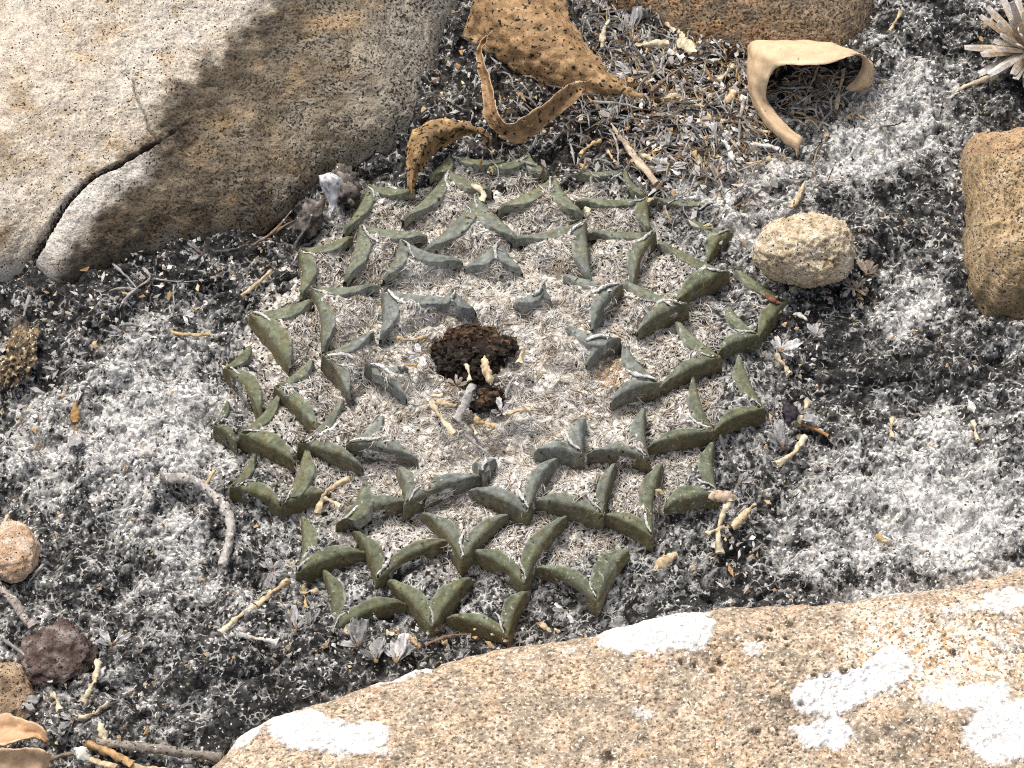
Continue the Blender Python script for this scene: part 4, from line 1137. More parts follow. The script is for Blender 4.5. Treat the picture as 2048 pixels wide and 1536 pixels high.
# two curled leaves in the corner by the tan stone
rows = [[(-40, 1486, 7.0), (-36, 1462, 4.6), (-10, 1424, 5.0)], [(0, 1492, 7.2), (8, 1464, 4.2), (26, 1430, 5.4)], [(30, 1484, 8.0), (44, 1468, 4.6), (60, 1442, 6.2)], [(58, 1476, 8.6), (72, 1470, 5.4), (86, 1456, 7.0)], [(80, 1480, 7.0), (90, 1486, 5.0), (98, 1480, 5.6)]]
o = sheet('dry_leaf', rows, 34, 16, 0.3, leafcol((0.50, 0.32, 0.18), (0.62, 0.44, 0.27), 0.22, 0.5, 441, inner=(0.25, 0.12, 0.05)), M_SMOOTH, seed=15, crinkle=0.4, ragged=0.4)
tag(o, 'curled orange-tan leaf resting against the low tan stone', 'leaf')
rows = [[(-60, 1590, 2.0), (-40, 1530, 4.5), (-20, 1500, 7.0)], [(0, 1590, 2.0), (10, 1532, 4.0), (20, 1498, 7.5)], [(44, 1585, 2.0), (54, 1530, 4.2), (62, 1496, 8.0)], [(76, 1575, 2.0), (84, 1530, 5.0), (88, 1500, 8.0)], [(86, 1560, 1.5), (96, 1530, 3.5), (100, 1508, 5.0)]]
o = sheet('dry_leaf', rows, 34, 18, 0.3, leafcol((0.55, 0.37, 0.22), (0.66, 0.48, 0.31), 0.2, 0.45, 451, inner=(0.50, 0.33, 0.19)), M_SMOOTH, seed=16, crinkle=0.4, ragged=0.4)
tag(o, 'rolled orange-tan leaf overlapping another, next to the straw pieces', 'leaf')

# ---- small litter with labels by landmark
MARK = [((1640, 190), 'sheltered by the arched tan leaf'), ((1400, 290), 'in the litter between arched leaf and cactus'), ((1300, 90), 'in the litter beside the cone leaf'), ((1590, 400), 'just above the round sandy pebble'),
        ((1720, 560), 'tucked under the round sandy pebble'), ((1580, 700), 'on the crust between round pebble and dusty cactus tips'), ((1590, 860), 'near the dark purple seed beside the cactus'), ((1470, 1020), 'at the cactus rim above the lichen boulder'),
        ((1900, 850), 'on open grey crust below the ochre rock'), ((1790, 50), 'beside the dried flower head'), ((950, 760), 'in the woolly crown of the cactus'), ((660, 1000), 'on top of the cactus arms'),
        ((540, 1200), 'below the cactus near the grey curved twig'), ((780, 1290), 'in the gap between cactus and lichen boulder'), ((190, 1400), 'beside the dark purplish stone'), ((60, 1400), 'on the low tan stone'), ((200, 1510), 'among straws by the curled orange leaves'),
        ((260, 600), 'on the crust below the pale boulder crack'), ((150, 830), 'on open crust between boulder and purplish stone'), ((40, 700), 'by the mossy wood scrap'), ((450, 510), 'under the brown flank of the pale boulder'), ((650, 400), 'where pale boulder meets the cactus'), ((1330, 1120), 'on the crust between cactus rim and lichen boulder'), ((1230, 260), 'by the tip of the cone leaf'), ((1150, 320), 'on the far rim of the cactus')]

def where(px, py):
    return min(MARK, key=lambda m: math.hypot(m[0][0] - px, m[0][1] - py))[1]

def put(o, desc, cat, px, py):
    w = where(px, py)
    tag(o, desc + ' ' + w, cat, cat + 's ' + w)

def litter_surf(x, y):
    return np.maximum(ground_smooth(x, y) + 0.9, dome(x, y) + 2.4)

def tube(name, pts, width, col, lift=0.0, prof='bone', sides=9, n=16, seed=0, parent=None, taper=1.0, zoff=None, dark=0.24, light=0.26, mat=None):
    rng = random.Random(seed)
    pts = [(float(a), float(b)) for a, b in pts]
    p = on(np.array([q[0] for q in pts]), np.array([q[1] for q in pts]), lift + width * 0.05, litter_surf)
    if zoff is not None:
        p = np.array([P(np.array(q[0]), np.array(q[1]), pp[2] + dz) for q, pp, dz in zip(pts, p, zoff)])
    c = spline(p, n) if len(pts) > 2 else p[0] + np.linspace(0, 1, n)[:, None] * (p[1] - p[0])
    L = np.linalg.norm(p[-1] - p[0])
    t = np.linspace(0, 1, n)
    c[:, 2] += 0.05 * L * np.sin(math.pi * t) * rng.random()
    bend = (rng.random() - 0.5) * 0.18 * L
    tg = np.gradient(c, axis=0); tg /= np.linalg.norm(tg, axis=1, keepdims=True) + 1e-9
    side = np.cross(tg, [0, 0, 1.0]); side /= np.linalg.norm(side, axis=1, keepdims=True) + 1e-9
    if len(pts) == 2:
        c = c + side * (bend * np.sin(math.pi * t))[:, None]
    up = np.cross(side, tg)
    R = width * 0.05
    if prof == 'bone':
        r = R * (0.52 + 0.48 * np.abs(2 * t - 1) ** 2.2 + 0.10 * np.sin(t * 9))
    elif prof == 'club':
        r = R * (0.38 + 0.62 * sst(0.1, 0.75, t)) * (1 - 0.35 * sst(0.8, 1.0, t))
    elif prof == 'needle':
        r = R * (1 - 0.8 * t) ** 0.7 * (0.7 + 0.3 * np.minimum(1, t * 8))
    elif prof == 'chip':
        r = R * np.sqrt(np.clip(1 - (2 * t - 1) ** 2, 0.06, 1)) * (1 + 0.15 * np.sin(t * 7 + seed))
    else:
        r = R * (1 + 0.12 * np.sin(t * 11 + seed))
    a = np.linspace(0, 2 * math.pi, sides, endpoint=False)
    lob = 1 + (0.22 * np.cos(5 * a)[None] * sst(0.75, 1.0, t)[:, None] if prof == 'bone' else 0.10 * np.cos(3 * a + seed)[None])
    flat = 0.6 if prof in ('chip',) else 0.85
    rr = r[:, None] * lob
    V = c[:, None] + side[:, None] * (rr * np.cos(a))[..., None] + up[:, None] * (flat * rr * np.sin(a))[..., None]
    V = V.reshape(-1, 3)
    V = V + 0.10 * width * 0.1 * np.stack([pn(V[:, 0] / .8, V[:, 1] / .8, V[:, 2] / .8, 601 + seed % 50), pn(V[:, 0] / .8, V[:, 1] / .8, V[:, 2] / .8, 602), pn(V[:, 0] / .8, V[:, 1] / .8, V[:, 2] / .8, 603)], -1) * 3
    # closed ends, one slightly hollow
    e0 = c[0] + tg[0] * r[0] * 0.3 * (1 if prof == 'bone' else -1); e1 = c[-1] - tg[-1] * r[-1] * (0.5 if prof == 'bone' else -0.3)
    k = len(V)
    V = np.concatenate([V, [e0, e1]])
    F = grid_faces(n, sides, True)
    j = np.arange(sides); j2 = (j + 1) % sides
    F0 = np.stack([np.full(sides, k), j2, j], -1); F1 = np.stack([np.full(sides, k + 1), (n - 1) * sides + j, (n - 1) * sides + j2], -1)
    x, y, z = V.T
    n1 = fbm(x / 1.6, y / 1.6, z / 1.6, 2, 611 + seed % 40)
    cc = np.tile(np.array(col), (len(V), 1))
    cc = mixc(cc, np.array(col) * 0.5, 0.75 * sst(0.0, 0.5, n1))
    cc[k + 1] *= 0.4
    if prof == 'bone':
        cc[:k] = mixc(cc[:k], np.array(col) * np.array([0.8, 0.62, 0.45]), np.repeat(0.5 * sst(0.25, 0.0, np.abs(t - 0.45)), sides))
    org = V.mean(0); org[2] = V[:, 2].min()
    return add_mesh(name, V, [F[:, ::-1], F0, F1], mat or M_LITTER, parent, cc, np.array([dark, light, 0]), origin=org)

CREAM = (0.62, 0.53, 0.37); GOLD = (0.50, 0.36, 0.18); STRAW = (0.56, 0.43, 0.27); PINK = (0.52, 0.40, 0.29); WHITE = (0.64, 0.61, 0.55); GREY = (0.30, 0.28, 0.26); DKGREY = (0.085, 0.08, 0.08); BROWN = (0.20, 0.13, 0.08)
TUBES = [
    ([(1270, 91), (1300, 89), (1336, 87)], 20, CREAM, 'club'), ([(1353, 41), (1360, 70)], 12, CREAM, 'bone'), ([(1331, 45), (1350, 62)], 11, CREAM, 'bone'), ([(1357, 62), (1372, 85), (1388, 108)], 24, CREAM, 'club'), ([(1336, 104), (1367, 118)], 16, WHITE, 'bone'), ([(1352, 80), (1366, 98)], 22, CREAM, 'chip'),
    ([(1217, 40), (1204, 94)], 13, CREAM, 'club'), ([(1436, 162), (1466, 131)], 12, CREAM, 'bone'), ([(1218, 242), (1262, 306), (1312, 368)], 17, PINK, 'club'), ([(1438, 268), (1466, 321)], 13, WHITE, 'club'), ([(1284, 310), (1322, 328)], 14, CREAM, 'bone'),
    ([(1500, 288), (1560, 298)], 12, WHITE, 'chip'), ([(1492, 330), (1542, 318)], 10, STRAW, 'bone'), ([(1376, 214), (1408, 214), (1421, 240)], 10, GOLD, 'bone'), ([(1326, 198), (1350, 193), (1363, 203)], 12, STRAW, 'rod'),
    ([(1160, 310), (1200, 281)], 11, GOLD, 'bone'), ([(1216, 302), (1236, 328)], 9, STRAW, 'bone'), ([(1385, 302), (1400, 331)], 16, GOLD, 'chip'), ([(1450, 206), (1470, 180)], 18, STRAW, 'chip'), ([(1634, 148), (1656, 162), (1678, 166)], 11, STRAW, 'bone'), ([(1688, 140), (1680, 180), (1670, 220)], 11, CREAM, 'bone'),
    ([(1779, 63), (1804, 24)], 10, STRAW, 'bone'), ([(1609, 362), (1582, 416)], 13, STRAW, 'club'), ([(1550, 710), (1578, 749)], 14, CREAM, 'bone'), ([(1616, 802), (1594, 848)], 17, CREAM, 'bone'), ([(1609, 874), (1550, 930)], 17, CREAM, 'bone'), ([(1600, 847), (1656, 872)], 7, (0.38, 0.19, 0.07), 'rod'),
    ([(1455, 1008), (1440, 1106)], 15, CREAM, 'bone'), ([(1508, 1010), (1466, 1056)], 20, STRAW, 'club'), ([(1446, 1054), (1412, 1068)], 12, CREAM, 'bone'), ([(1417, 988), (1470, 996)], 26, PINK, 'chip'), ([(1785, 836), (1784, 876)], 10, STRAW, 'bone'), ([(1940, 800), (1948, 826)], 14, WHITE, 'chip'), ([(1946, 842), (1956, 880)], 10, CREAM, 'bone'),
    ([(1752, 1068), (1776, 1086)], 12, GOLD, 'chip'), ([(1310, 1138), (1352, 1110)], 22, STRAW, 'chip'), ([(440, 1266), (480, 1232), (510, 1214)], 15, CREAM, 'bone'), ([(512, 1212), (545, 1185), (578, 1160)], 15, STRAW, 'bone'), ([(196, 1323), (164, 1406)], 16, CREAM, 'bone'), ([(209, 1334), (195, 1358)], 13, WHITE, 'chip'),
    ([(158, 1436), (185, 1430), (218, 1406)], 14, CREAM, 'bone'), ([(198, 1442), (210, 1480)], 18, CREAM, 'club'), ([(104, 1386), (119, 1420)], 12, CREAM, 'bone'), ([(543, 540), (482, 592)], 7, STRAW, 'rod'), ([(698, 957), (652, 984), (635, 1027)], 14, STRAW, 'bone'), ([(646, 996), (662, 1002), (680, 1012)], 11, CREAM, 'bone'), ([(1310, 980), (1328, 988)], 9, GOLD, 'chip'),
    ([(861, 800), (877, 830), (909, 869)], 15, CREAM, 'bone'), ([(873, 799), (913, 811)], 12, STRAW, 'chip'), ([(968, 714), (982, 768)], 20, STRAW, 'chip'), ([(931, 728), (939, 762)], 10, CREAM, 'bone'), ([(1046, 696), (1038, 728)], 14, CREAM, 'bone'), ([(949, 838), (990, 852)], 14, GOLD, 'bone'), ([(1016, 829), (1060, 820)], 8, STRAW, 'rod'), ([(794, 674), (818, 680), (852, 674)], 9, GOLD, 'bone'),
    ([(808, 730), (834, 731)], 9, GOLD, 'bone'), ([(941, 852), (954, 868)], 9, CREAM, 'bone'), ([(944, 770), (930, 806), (911, 842)], 17, (0.36, 0.34, 0.32), 'rod'), ([(860, 792), (886, 790)], 7, CREAM, 'rod'), ([(1074, 1244), (1102, 1263)], 11, STRAW, 'chip'), ([(772, 1262), (788, 1268)], 10, CREAM, 'chip'), ([(1108, 1258), (1120, 1264)], 9, CREAM, 'chip'), ([(812, 1268), (834, 1290)], 11, GOLD, 'chip'),
    ([(174, 1486), (215, 1504), (264, 1530)], 16, (0.46, 0.29, 0.14), 'rod'), ([(168, 1516), (232, 1536)], 12, STRAW, 'rod'), ([(150, 1498), (178, 1524)], 24, WHITE, 'chip'), ([(255, 1528), (330, 1540)], 10, STRAW, 'rod'), ([(600, 1186), (636, 1180)], 10, STRAW, 'bone'), ([(606, 1170), (612, 1216)], 8, GOLD, 'bone'), ([(478, 1268), (556, 1284)], 13, WHITE, 'bone'),
    ([(1530, 590), (1560, 606)], 12, (0.24, 0.10, 0.05), 'chip'), ([(1586, 628), (1614, 640)], 11, WHITE, 'chip'), ([(340, 664), (420, 668)], 7, GOLD, 'rod'), ([(430, 940), (410, 975)], 6, GOLD, 'rod'), ([(16, 1030), (-6, 1060)], 8, STRAW, 'rod'), ([(1905, 186), (1950, 166), (1995, 152)], 13, CREAM, 'club'), ([(1990, 34), (1966, 52)], 14, GOLD, 'bone'),
    ([(942, 372), (956, 376), (968, 392), (962, 404)], 12, CREAM, 'rod'), ([(1172, 414), (1176, 426)], 11, CREAM, 'chip'),
]
COLNAME = {CREAM: 'cream', GOLD: 'golden', STRAW: 'straw-coloured', PINK: 'pinkish beige', WHITE: 'bleached', GREY: 'grey', BROWN: 'brown', DKGREY: 'dark grey'}
PROFNAME = {'bone': ('dried_floret', 'dried floret tube', 'floret'), 'club': ('dried_floret', 'club-shaped dried floret', 'floret'), 'rod': ('straw_piece', 'straw piece', 'straw'), 'chip': ('plant_chip', 'plant chip', 'chip')}
for i, (pts, w, col, prof) in enumerate(TUBES):
    nm, desc, cat = PROFNAME[prof]
    mx = sum(p[0] for p in pts) / len(pts); my = sum(p[1] for p in pts) / len(pts)
    o = tube(nm, pts, w, col, 0.2, prof, seed=700 + i)
    ll = math.hypot(pts[0][0] - pts[-1][0], pts[0][1] - pts[-1][1])
    put(o, ('tiny ' if ll < 27 else 'short ' if ll < 42 else 'slender ' if w < 11 else 'long ' if ll > 62 else 'plump ' if w > 17 else '') + COLNAME.get(col, 'reddish brown' if col[0] < 0.4 and col[1] < 0.25 else 'dull grey' if col[0] < 0.4 else 'orange') + ' ' + desc, cat, mx, my)

NEEDLES = [
    ([(1255, 90), (1309, 146)], 8, DKGREY), ([(1484, 159), (1414, 211)], 9, GREY), ([(1489, 195), (1477, 287)], 10, GREY), ([(1179, 203), (1240, 208), (1297, 221)], 9, GREY), ([(1382, 244), (1428, 309)], 8, DKGREY), ([(1516, 327), (1462, 347)], 7, GREY), ([(1301, 184), (1340, 150), (1396, 116)], 10, BROWN), ([(1453, 235), (1476, 206)], 9, DKGREY),
    ([(1688, 123), (1782, 162)], 7, DKGREY), ([(225, 527), (273, 576)], 8, GREY), ([(287, 536), (300, 556), (272, 578)], 9, GREY), ([(273, 580), (218, 582)], 8, GREY), ([(274, 578), (238, 618)], 8, GREY), ([(61, 588), (41, 651)], 9, GREY), ([(305, 556), (395, 562)], 5, GREY), ([(349, 568), (349, 610)], 5, GREY), ([(1440, 870), (1479, 945)], 9, DKGREY),
    ([(3, 1278), (40, 1304), (72, 1336)], 9, GREY), ([(88, 1128), (52, 1176)], 7, GREY), ([(503, 492), (545, 468), (584, 420)], 9, BROWN), ([(545, 468), (592, 440)], 8, BROWN), ([(588, 498), (614, 455)], 8, DKGREY), ([(430, 504), (494, 487)], 9, DKGREY), ([(850, 1291), (940, 1268)], 8, BROWN), ([(842, 1284), (900, 1276)], 8, DKGREY), ([(1218, 256), (1236, 330)], 7, GREY),
    ([(305, 620), (366, 630)], 5, DKGREY), ([(1400, 240), (1440, 246)], 8, GREY), ([(1355, 290), (1410, 300)], 8, BROWN), ([(1296, 262), (1340, 250)], 7, GREY), ([(930, 868), (975, 905)], 8, GREY), ([(946, 868), (962, 900)], 6, DKGREY), ([(1012, 796), (1030, 752)], 8, GREY), ([(240, 650), (290, 656)], 9, GREY), ([(120, 752), (170, 730)], 5, GREY), ([(440, 986), (440, 1010)], 4, GREY), ([(1430, 205), (1476, 166)], 8, DKGREY), ([(1440, 340), (1400, 372)], 6, DKGREY), ([(1640, 120), (1612, 190)], 7, STRAW), ([(1190, 130), (1176, 96)], 6, GREY), ([(1166, 30), (1184, 66)], 8, GREY)]
for i, (pts, w, col) in enumerate(NEEDLES):
    mx = sum(p[0] for p in pts) / len(pts); my = sum(p[1] for p in pts) / len(pts)
    o = tube('dry_spine', pts, w, col, 0.5, 'needle', sides=6, n=12, seed=900 + i, light=0.30)
    ll = math.hypot(pts[0][0] - pts[-1][0], pts[0][1] - pts[-1][1])
    put(o, ('short ' if ll < 45 else 'long ' if ll > 75 else '') + COLNAME[col] + (' bent' if len(pts) > 2 else ' thin') + ' dry spine', 'spine', mx, my)

# grey curved twig, bottom twig, woody root
o = tube('curved_twig', [(322, 955), (386, 961), (428, 992), (455, 1025), (461, 1072), (444, 1131)], 19, (0.40, 0.37, 0.34), 0.6, 'rod', n=40, seed=950, dark=0.34, light=0.36)
tag(o, 'grey weathered twig bent in an arc beside the cactus', 'twig')
o = tube('straight_twig', [(192, 1484), (300, 1500), (442, 1516)], 17, (0.27, 0.235, 0.195), 0.3, 'rod', n=30, seed=951, dark=0.36, light=0.3)
tag(o, 'straight grey-brown twig lying against the lichen boulder corner', 'twig')
o = tube('woody_root', [(-10, 1168), (24, 1200), (48, 1236), (66, 1254)], 16, (0.36, 0.31, 0.27), 1.2, 'rod', n=24, seed=952, dark=0.36, light=0.36)
tag(o, 'split grey root end above the dark purplish stone', 'root')
o = tube('thin_straw', [(70, 1536), (110, 1516), (156, 1504)], 8, (0.34, 0.27, 0.19), 0.4, 'rod', n=16, seed=953)
tag(o, 'thin brown stem leading to the bleached chip by the straws', 'stem')
o = tube('purple_seed', [(1576, 806), (1575, 852)], 27, (0.035, 0.028, 0.034), 0.6, 'chip', sides=12, n=20, seed=954, dark=0.2, light=0.2)
tag(o, 'dark purple-black oblong seed beside the cactus rim', 'seed')
o = tube('brown_floret', [(150, 806), (150, 848)], 20, (0.34, 0.20, 0.08), 0.5, 'club', seed=955)
tag(o, 'brown floret base standing in open crust under a papery fan', 'floret')

# papery fans: each scale is a part
def petal(name, p0, ang, ln, wd, rise, col, parent, seed, curl=0.3):
    rng = np.random.default_rng(seed)
    nu, nv = 7, 5
    t = np.linspace(0, 1, nu); s = np.linspace(-1, 1, nv)
    d = np.array([math.cos(ang), math.sin(ang)]); q = np.array([-d[1], d[0]])
    w = wd * (0.30 + 0.70 * np.sin(np.clip(t * 1.15, 0, 1) * math.pi * 0.62)) * (1 - 0.45 * sst(0.8, 1.0, t))
    x = p0[0] + d[0] * ln * t[:, None] + q[0] * w[:, None] * s[None]; y = p0[1] + d[1] * ln * t[:, None] + q[1] * w[:, None] * s[None]
    z = p0[2] + rise * t[:, None] ** 1.2 * np.ones((1, nv)) - curl * ln * 0.5 * t[:, None] ** 3 + 0.35 * wd * (s[None] ** 2) * np.ones((nu, 1))
    S = np.stack([x, y, z], -1) + rng.normal(size=(nu, nv, 3)) * 0.03 * ln * np.array([1, 1, 1.5])
    top = S.reshape(-1, 3); bot = top - np.array([0, 0, 0.10])
    n = nu * nv
    F = grid_faces(nu, nv)
    rim = np.concatenate([np.arange(nv), np.arange(1, nu) * nv + nv - 1, (nu - 1) * nv + np.arange(nv - 2, -1, -1), np.arange(nu - 2, 0, -1) * nv]); r2 = np.roll(rim, -1)
    RF = np.stack([rim, r2, r2 + n, rim + n], -1)
    tt = np.tile(np.repeat(t, nv), 2); ss = np.tile(np.tile(s, nu), 2)
    c = np.tile(np.array(col), (2 * n, 1)) * (0.85 + 0.3 * rng.random())
    c = mixc(c, np.array(col) * np.array([0.75, 0.6, 0.45]), sst(0.45, 0.0, tt) * 0.8)
    c = mixc(c, np.array(col) * 0.5, 0.6 * np.exp(-(ss / 0.3) ** 2))
    return add_mesh(name, np.concatenate([top, bot]), [F, F[:, ::-1] + n, RF[:, ::-1]], M_LITTER, parent, c, np.array([0.22, 0.26, 0]), origin=np.asarray(p0))

PAP = (0.30, 0.29, 0.28); PAPW = (0.46, 0.445, 0.43); PAPB = (0.27, 0.22, 0.175)
FANS = [  # px, py, direction in the picture (degrees, 0 = +x, 90 = up), radius px, number, spread, colour
    (1262, 66, 105, 46, 5, 90, PAP), (1490, 88, 80, 30, 4, 110, PAPW), (1318, 130, 200, 18, 4, 150, PAPW), (1262, 152, 150, 36, 6, 120, PAP), (1300, 232, 10, 34, 6, 80, PAPB), (1286, 256, 120, 26, 4, 110, PAPW), (1306, 272, 200, 26, 5, 160, PAPB), (1330, 300, 100, 34, 5, 100, PAP),
    (1338, 334, 270, 32, 9, 250, PAPW), (1376, 346, 90, 24, 5, 120, PAPW), (1438, 362, 110, 32, 5, 90, PAPB), (1402, 346, 60, 20, 4, 120, PAP), (1490, 314, 30, 26, 5, 120, PAPB), (1566, 326, 60, 24, 5, 140, PAPB), (1278, 300, 240, 20, 4, 150, PAP), (1356, 276, 330, 26, 5, 100, PAP), (1376, 256, 80, 22, 4, 130, PAPW), (1607, 214, 60, 30, 7, 250, PAP), (1163, 90, 300, 22, 4, 120, PAPW), (1232, 156, 250, 24, 4, 120, PAP),
    (366, 630, 10, 27, 4, 130, PAPW), (246, 666, 270, 32, 8, 200, PAP), (152, 808, 95, 32, 5, 70, PAPW), (152, 860, 262, 44, 3, 40, PAPW), (404, 508, 215, 34, 5, 110, PAP), (36, 676, 110, 24, 4, 150, PAP), (222, 1290, 150, 32, 4, 70, PAPW), (228, 1288, 20, 42, 4, 60, PAPW), (86, 1358, 25, 38, 5, 80, PAPW), (40, 1398, 285, 42, 7, 130, PAP), (545, 1142, 10, 30, 8, 240, PAP), (590, 1262, 75, 36, 5, 90, PAP), (470, 1286, 120, 26, 4, 120, PAPW), (146, 1440, 200, 32, 5, 90, PAP),
    (752, 1322, 100, 46, 6, 110, PAP), (792, 1322, 75, 48, 6, 100, PAPW), (716, 1292, 120, 40, 5, 90, PAP), (1560, 702, 60, 38, 5, 150, PAPW), (1632, 672, 80, 24, 5, 160, PAPW), (1566, 896, 95, 40, 6, 80, PAP), (1480, 966, 40, 30, 5, 110, PAP), (1712, 580, 40, 30, 6, 160, PAPB), (1973, 852, 95, 22, 4, 100, PAPW), (1732, 548, 60, 32, 6, 150, PAPB), (1704, 574, 200, 26, 5, 120, PAP),
    (912, 772, 90, 22, 8, 330, PAPB), (842, 708, 200, 26, 4, 150, PAPW), (1003, 824, 90, 20, 6, 300, PAPW), (1590, 832, 20, 34, 4, 90, PAP), (1625, 860, 50, 26, 4, 120, PAPW), (1130, 1222, 220, 26, 4, 130, PAPW), (620, 1250, 100, 30, 4, 90, PAP), (1205, 20, 60, 24, 4, 150, PAP), (1430, 270, 140, 22, 4, 120, PAPW), (1545, 205, 120, 22, 5, 180, PAP), (1620, 168, 300, 26, 5, 150, PAPB)]
for i, (fx, fy, dr, rad, k, spread, col) in enumerate(FANS):
    rng = random.Random(1200 + i)
    p = on(np.array(float(fx)), np.array(float(fy)), 0.5, litter_surf)
    e = empty('papery_fan', p)
    for j in range(k):
        a = math.radians(dr + (j / max(1, k - 1) - 0.5) * spread + rng.uniform(-18, 18)) if spread < 320 else math.radians(dr + j * 360 / k)
        # picture up is +y on the ground
        ln = rad * 0.1 * rng.uniform(0.5, 1.15) * math.hypot(math.cos(a), math.sin(a) * 1.15)
        petal('scale', p, a, ln, ln * rng.uniform(0.11, 0.25), ln * rng.uniform(-0.05, 0.8), tuple(np.array(col) * rng.uniform(0.65, 1.25)), e, 1300 + i * 20 + j, rng.uniform(0, 0.5))
    # tan hub
    hub = []
    bm = bmesh.new(); bmesh.ops.create_icosphere(bm, subdivisions=2, radius=1.0)
    u = np.array([v.co[:] for v in bm.verts]); f = np.array([[v.index for v in fc.verts] for fc in bm.faces]); bm.free()
    hr = rad * 0.1 * 0.11
    hv = u * np.array([hr, hr, hr * 0.8]) * (1 + 0.2 * fbm(u[:, 0] * 2 + i, u[:, 1] * 2, u[:, 2] * 2, 2, 77))[:, None] + p + np.array([0, 0, hr * 0.3])
    add_mesh('hub', hv, f, M_LITTER, e, np.array([0.30, 0.19, 0.09]) if i % 3 else np.array([0.16, 0.08, 0.05]), np.array([0.3, 0.26, 0]), origin=p)
    put(e, ['', 'one', 'two', 'three', 'four', 'five', 'six', 'seven', 'eight', 'nine'][k] + '-scaled ' + ('wide open ' if spread > 180 else '') + {PAP: 'grey', PAPW: 'silvery white', PAPB: 'brownish grey'}[col] + (' papery floret' if spread > 180 else ' papery floret fan'), 'dried flower', fx, fy)

# dried flower head in the far corner: radiating bracts round a hub
hp = on(np.array(2056.0), np.array(100.0), 3.0, litter_surf)
head = empty('dried_flower_head', hp)
tag(head, 'round dried flower head of stiff pale bracts above the ochre rock', 'flower head')
rng = random.Random(5)
for ringi, (cnt, el0, ln0) in enumerate(((19, 0.0, 13.0), (17, 0.35, 12.2), (14, 0.72, 11.0), (9, 1.1, 9.0), (4, 1.4, 7.0))):
    for j in range(cnt):
        a = 2 * math.pi * (j + 0.5 * (ringi % 2) + rng.uniform(-.15, .15)) / cnt
        el = el0 + rng.uniform(-0.25, 0.25)
        ln = ln0 * rng.uniform(0.6, 1.15)
        d = np.array([math.cos(a) * math.cos(el), math.sin(a) * math.cos(el), math.sin(el)])
        s = np.cross(d, [0, 0, 1.0]); s /= np.linalg.norm(s) + 1e-9
        up = np.cross(s, d)
        n_ = 8; t = np.linspace(0.05, 1, n_)
        w = 0.80 * np.sin(np.clip(0.12 + t * 0.72, 0, 1) * math.pi) ** 0.7 + 0.16
        V = []
        for q in range(n_):
            c0 = hp + d * ln * t[q]
            V += [c0 + s * w[q], c0 + up * 0.35 * w[q], c0 - s * w[q], c0 - up * 0.25 * w[q]]
        V = np.array(V)
        colr = np.array(random.Random(j * 7 + ringi).choice([(0.42, 0.34, 0.25), (0.27, 0.215, 0.165), (0.46, 0.42, 0.37), (0.36, 0.27, 0.18)]))
        cc = np.tile(colr, (len(V), 1)); cc = mixc(cc, (0.52, 0.50, 0.48), 0.7 * np.repeat(sst(0.72, 0.95, t), 4)); cc = mixc(cc, (0.20, 0.15, 0.10), 0.5 * np.repeat(sst(0.4, 0.0, t), 4))
        F = grid_faces(n_, 4, True)
        caps = np.array([[3, 2, 1, 0], [(n_ - 1) * 4, (n_ - 1) * 4 + 1, (n_ - 1) * 4 + 2, (n_ - 1) * 4 + 3]])
        add_mesh('bract', V, np.concatenate([F, caps]), M_LITTER, head, cc, np.array([0.27, 0.28, 0]), smooth=False, origin=hp)
o = tube('stalk', [(2120, 20), (2080, 60), (2052, 95)], 14, (0.3, 0.24, 0.17), 2.5, 'rod', seed=990, parent=head)

# white papery remnant and the grey bract behind it
rows = [[(640, 352, 8), (655, 346, 9.5), (672, 350, 9.5), (682, 356, 8)], [(642, 362, 8), (655, 362, 9.5), (670, 364, 9.0), (684, 364, 7.0)], [(650, 376, 6.5), (658, 380, 7.5), (668, 382, 7.5), (680, 378, 6.0)], [(656, 396, 5), (662, 400, 6), (670, 400, 6), (676, 394, 5)], [(660, 414, 4), (664, 416, 4.6), (668, 416, 4.6), (672, 412, 4)], [(658, 432, 3.4), (659, 433, 3.8), (661, 433, 3.8), (663, 431, 3.4)]]
def remn(u, v, V, top):
    x, y, z = V.T
    n1 = fbm(x / 1.2, y / 1.2, z / 1.2, 2, 811)
    c = np.tile(np.array([0.66, 0.65, 0.67]), (len(x), 1)); c = mixc(c, (0.18, 0.15, 0.15), 0.8 * sst(0.15, 0.4, n1))
    return c, np.stack([0.27 + 0 * n1, 0.3 + 0 * n1, 0 * n1], -1)
o = sheet('flower_remnant', rows, 24, 14, 0.3, remn, M_LITTER, seed=17, crinkle=0.7)
tag(o, 'crumpled white papery flower remnant where pale boulder meets cactus', 'flower')
def bract_c(v, nf):
    x, y, z = v.T
    n1 = fbm(x / 1.8, y / 1.8, z / 1.8, 3, 821)
    c = np.tile(np.array([0.10, 0.083, 0.07]), (len(x), 1)); c = mixc(c, (0.03, 0.025, 0.022), sst(0, .5, n1)); c = mixc(c, (0.30, 0.27, 0.24), 0.6 * sst(0.1, .5, -n1))
    return c, np.stack([0.36 + 0 * n1, 0.28 + 0 * n1, 0 * n1], -1)
round_stone('bark_scrap', 618, 436, 2.2, 4.4, 1.8, 2.2, bract_c, 'dark grey bark scrap next to the white papery remnant', 'bark', 822, rough=0.55, fine=0.9, sub=4, mat=M_LITTER, rot=-0.5)
round_stone('bark_scrap', 690, 372, 2.6, 4.6, 2.2, 2.0, bract_c, 'blackish bark lump behind the white papery remnant', 'bark', 823, rough=0.6, fine=1.0, sub=4, mat=M_LITTER, rot=0.3)
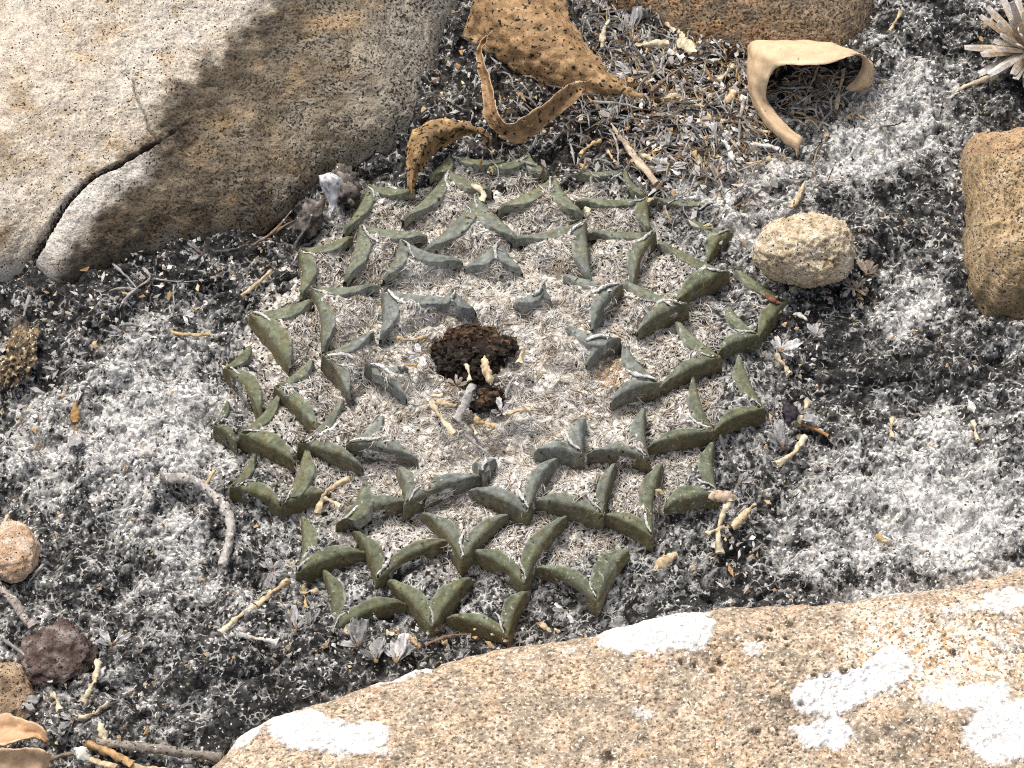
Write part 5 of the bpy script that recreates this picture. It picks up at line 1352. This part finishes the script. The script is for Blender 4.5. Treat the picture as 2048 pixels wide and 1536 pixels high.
def wood_c(v, nf):
    x, y, z = v.T
    n1 = fbm(x / 1.6, y / 1.6, z / 1.6, 3, 831)
    c = np.tile(np.array([0.16, 0.115, 0.065]), (len(x), 1)); c = mixc(c, (0.46, 0.35, 0.19), 0.9 * sst(0.15, .5, n1)); c = mixc(c, (0.035, 0.03, 0.025), sst(0.0, .5, -n1))
    return c, np.stack([0.4 + 0 * n1, 0.34 + 0 * n1, 0 * n1], -1)
round_stone('wood_scrap', 38, 720, 3.0, 6.2, 2.4, 1.8, wood_c, 'crumbling golden brown wood scrap lying on open crust', 'wood', 832, rough=0.5, fine=1.2, sub=5, mat=M_LITTER, rot=-0.35)
round_stone('soil_clod', 38, 655, 2.2, 2.2, 1.8, 1.6, bract_c, 'small grey clod at the end of the golden wood scrap', 'clod', 833, rough=0.3, fine=0.5, sub=4, mat=M_LITTER)

# dark dried fruit in the crown
cz = onc(np.array(940.0), np.array(698.0), 1.2)
bm = bmesh.new(); bmesh.ops.create_icosphere(bm, subdivisions=6, radius=1.0)
u = np.array([v.co[:] for v in bm.verts]); f = np.array([[v.index for v in fc.verts] for fc in bm.faces]); bm.free()
ns = fbm(u[:, 0] * 2.2, u[:, 1] * 2.2, u[:, 2] * 2.2, 3, 841); nf = fbm(u[:, 0] * 9, u[:, 1] * 9, u[:, 2] * 9, 2, 842)
hole = sst(0.18, 0.42, pn(u[:, 0] * 6, u[:, 1] * 6, u[:, 2] * 6, 843))
rad = 1 + 0.16 * ns + 0.035 * nf - 0.16 * hole + 0.10 * pn(u[:, 0] * 3.3, u[:, 1] * 3.3, u[:, 2] * 3.3, 844)
v = u * rad[:, None] * np.array([7.2, 6.6, 3.4]); 
v = v + cz + np.array([0, 0, -1.9])
c = np.tile(np.array([0.028, 0.021, 0.017]), (len(v), 1))
ppx, ppy = proj(v)
brim = sst(-0.05, 0.45, u[:, 1] * 0.9 + 0.1 * u[:, 0] + 0.3 * ns) * (1 - hole)
c = mixc(c, (0.13, 0.072, 0.036), 0.8 * brim * sst(-0.2, 0.3, nf)); c = mixc(c, (0.09, 0.08, 0.072), 0.5 * sst(0.2, .5, nf) * (1 - brim))
o = add_mesh('dried_fruit', v, f, M_DARK, None, c, np.array([0.42, 0.30, 0]), origin=np.array([cz[0], cz[1], cz[2] - 4]))
tag(o, 'black-brown shrivelled fruit sitting in the woolly cactus crown', 'fruit')

def crumb_c(v, nf):
    x, y, z = v.T
    n1 = fbm(x / 1.2, y / 1.2, z / 1.2, 3, 851)
    c = np.tile(np.array([0.03, 0.024, 0.02]), (len(x), 1)); c = mixc(c, (0.15, 0.085, 0.045), 0.8 * sst(0.1, .5, n1))
    return c, np.stack([0.36 + 0 * n1, 0.26 + 0 * n1, 0 * n1], -1)
for (a, b, r, lab) in ((1006, 694, 2.4, 'small black crumb touching the shrivelled fruit in the cactus crown'), (984, 796, 2.2, 'blackish crumb among golden florets in the cactus crown'), (958, 812, 1.6, 'tiny dark crumb beside the grey rolled straw in the cactus crown')):
    q_ = onc(np.array(float(a)), np.array(float(b)), 2.0)
    round_stone('fruit_crumb', a, b, r * 1.2, r, r * 0.6, float(q_[2]) - 0.8, crumb_c, lab, 'crumb', 860 + int(r * 10), rough=0.45, fine=0.6, sub=4, mat=M_DARK)

for o in list(bpy.data.objects):
    if '_o' in o.keys():
        del o['_o']
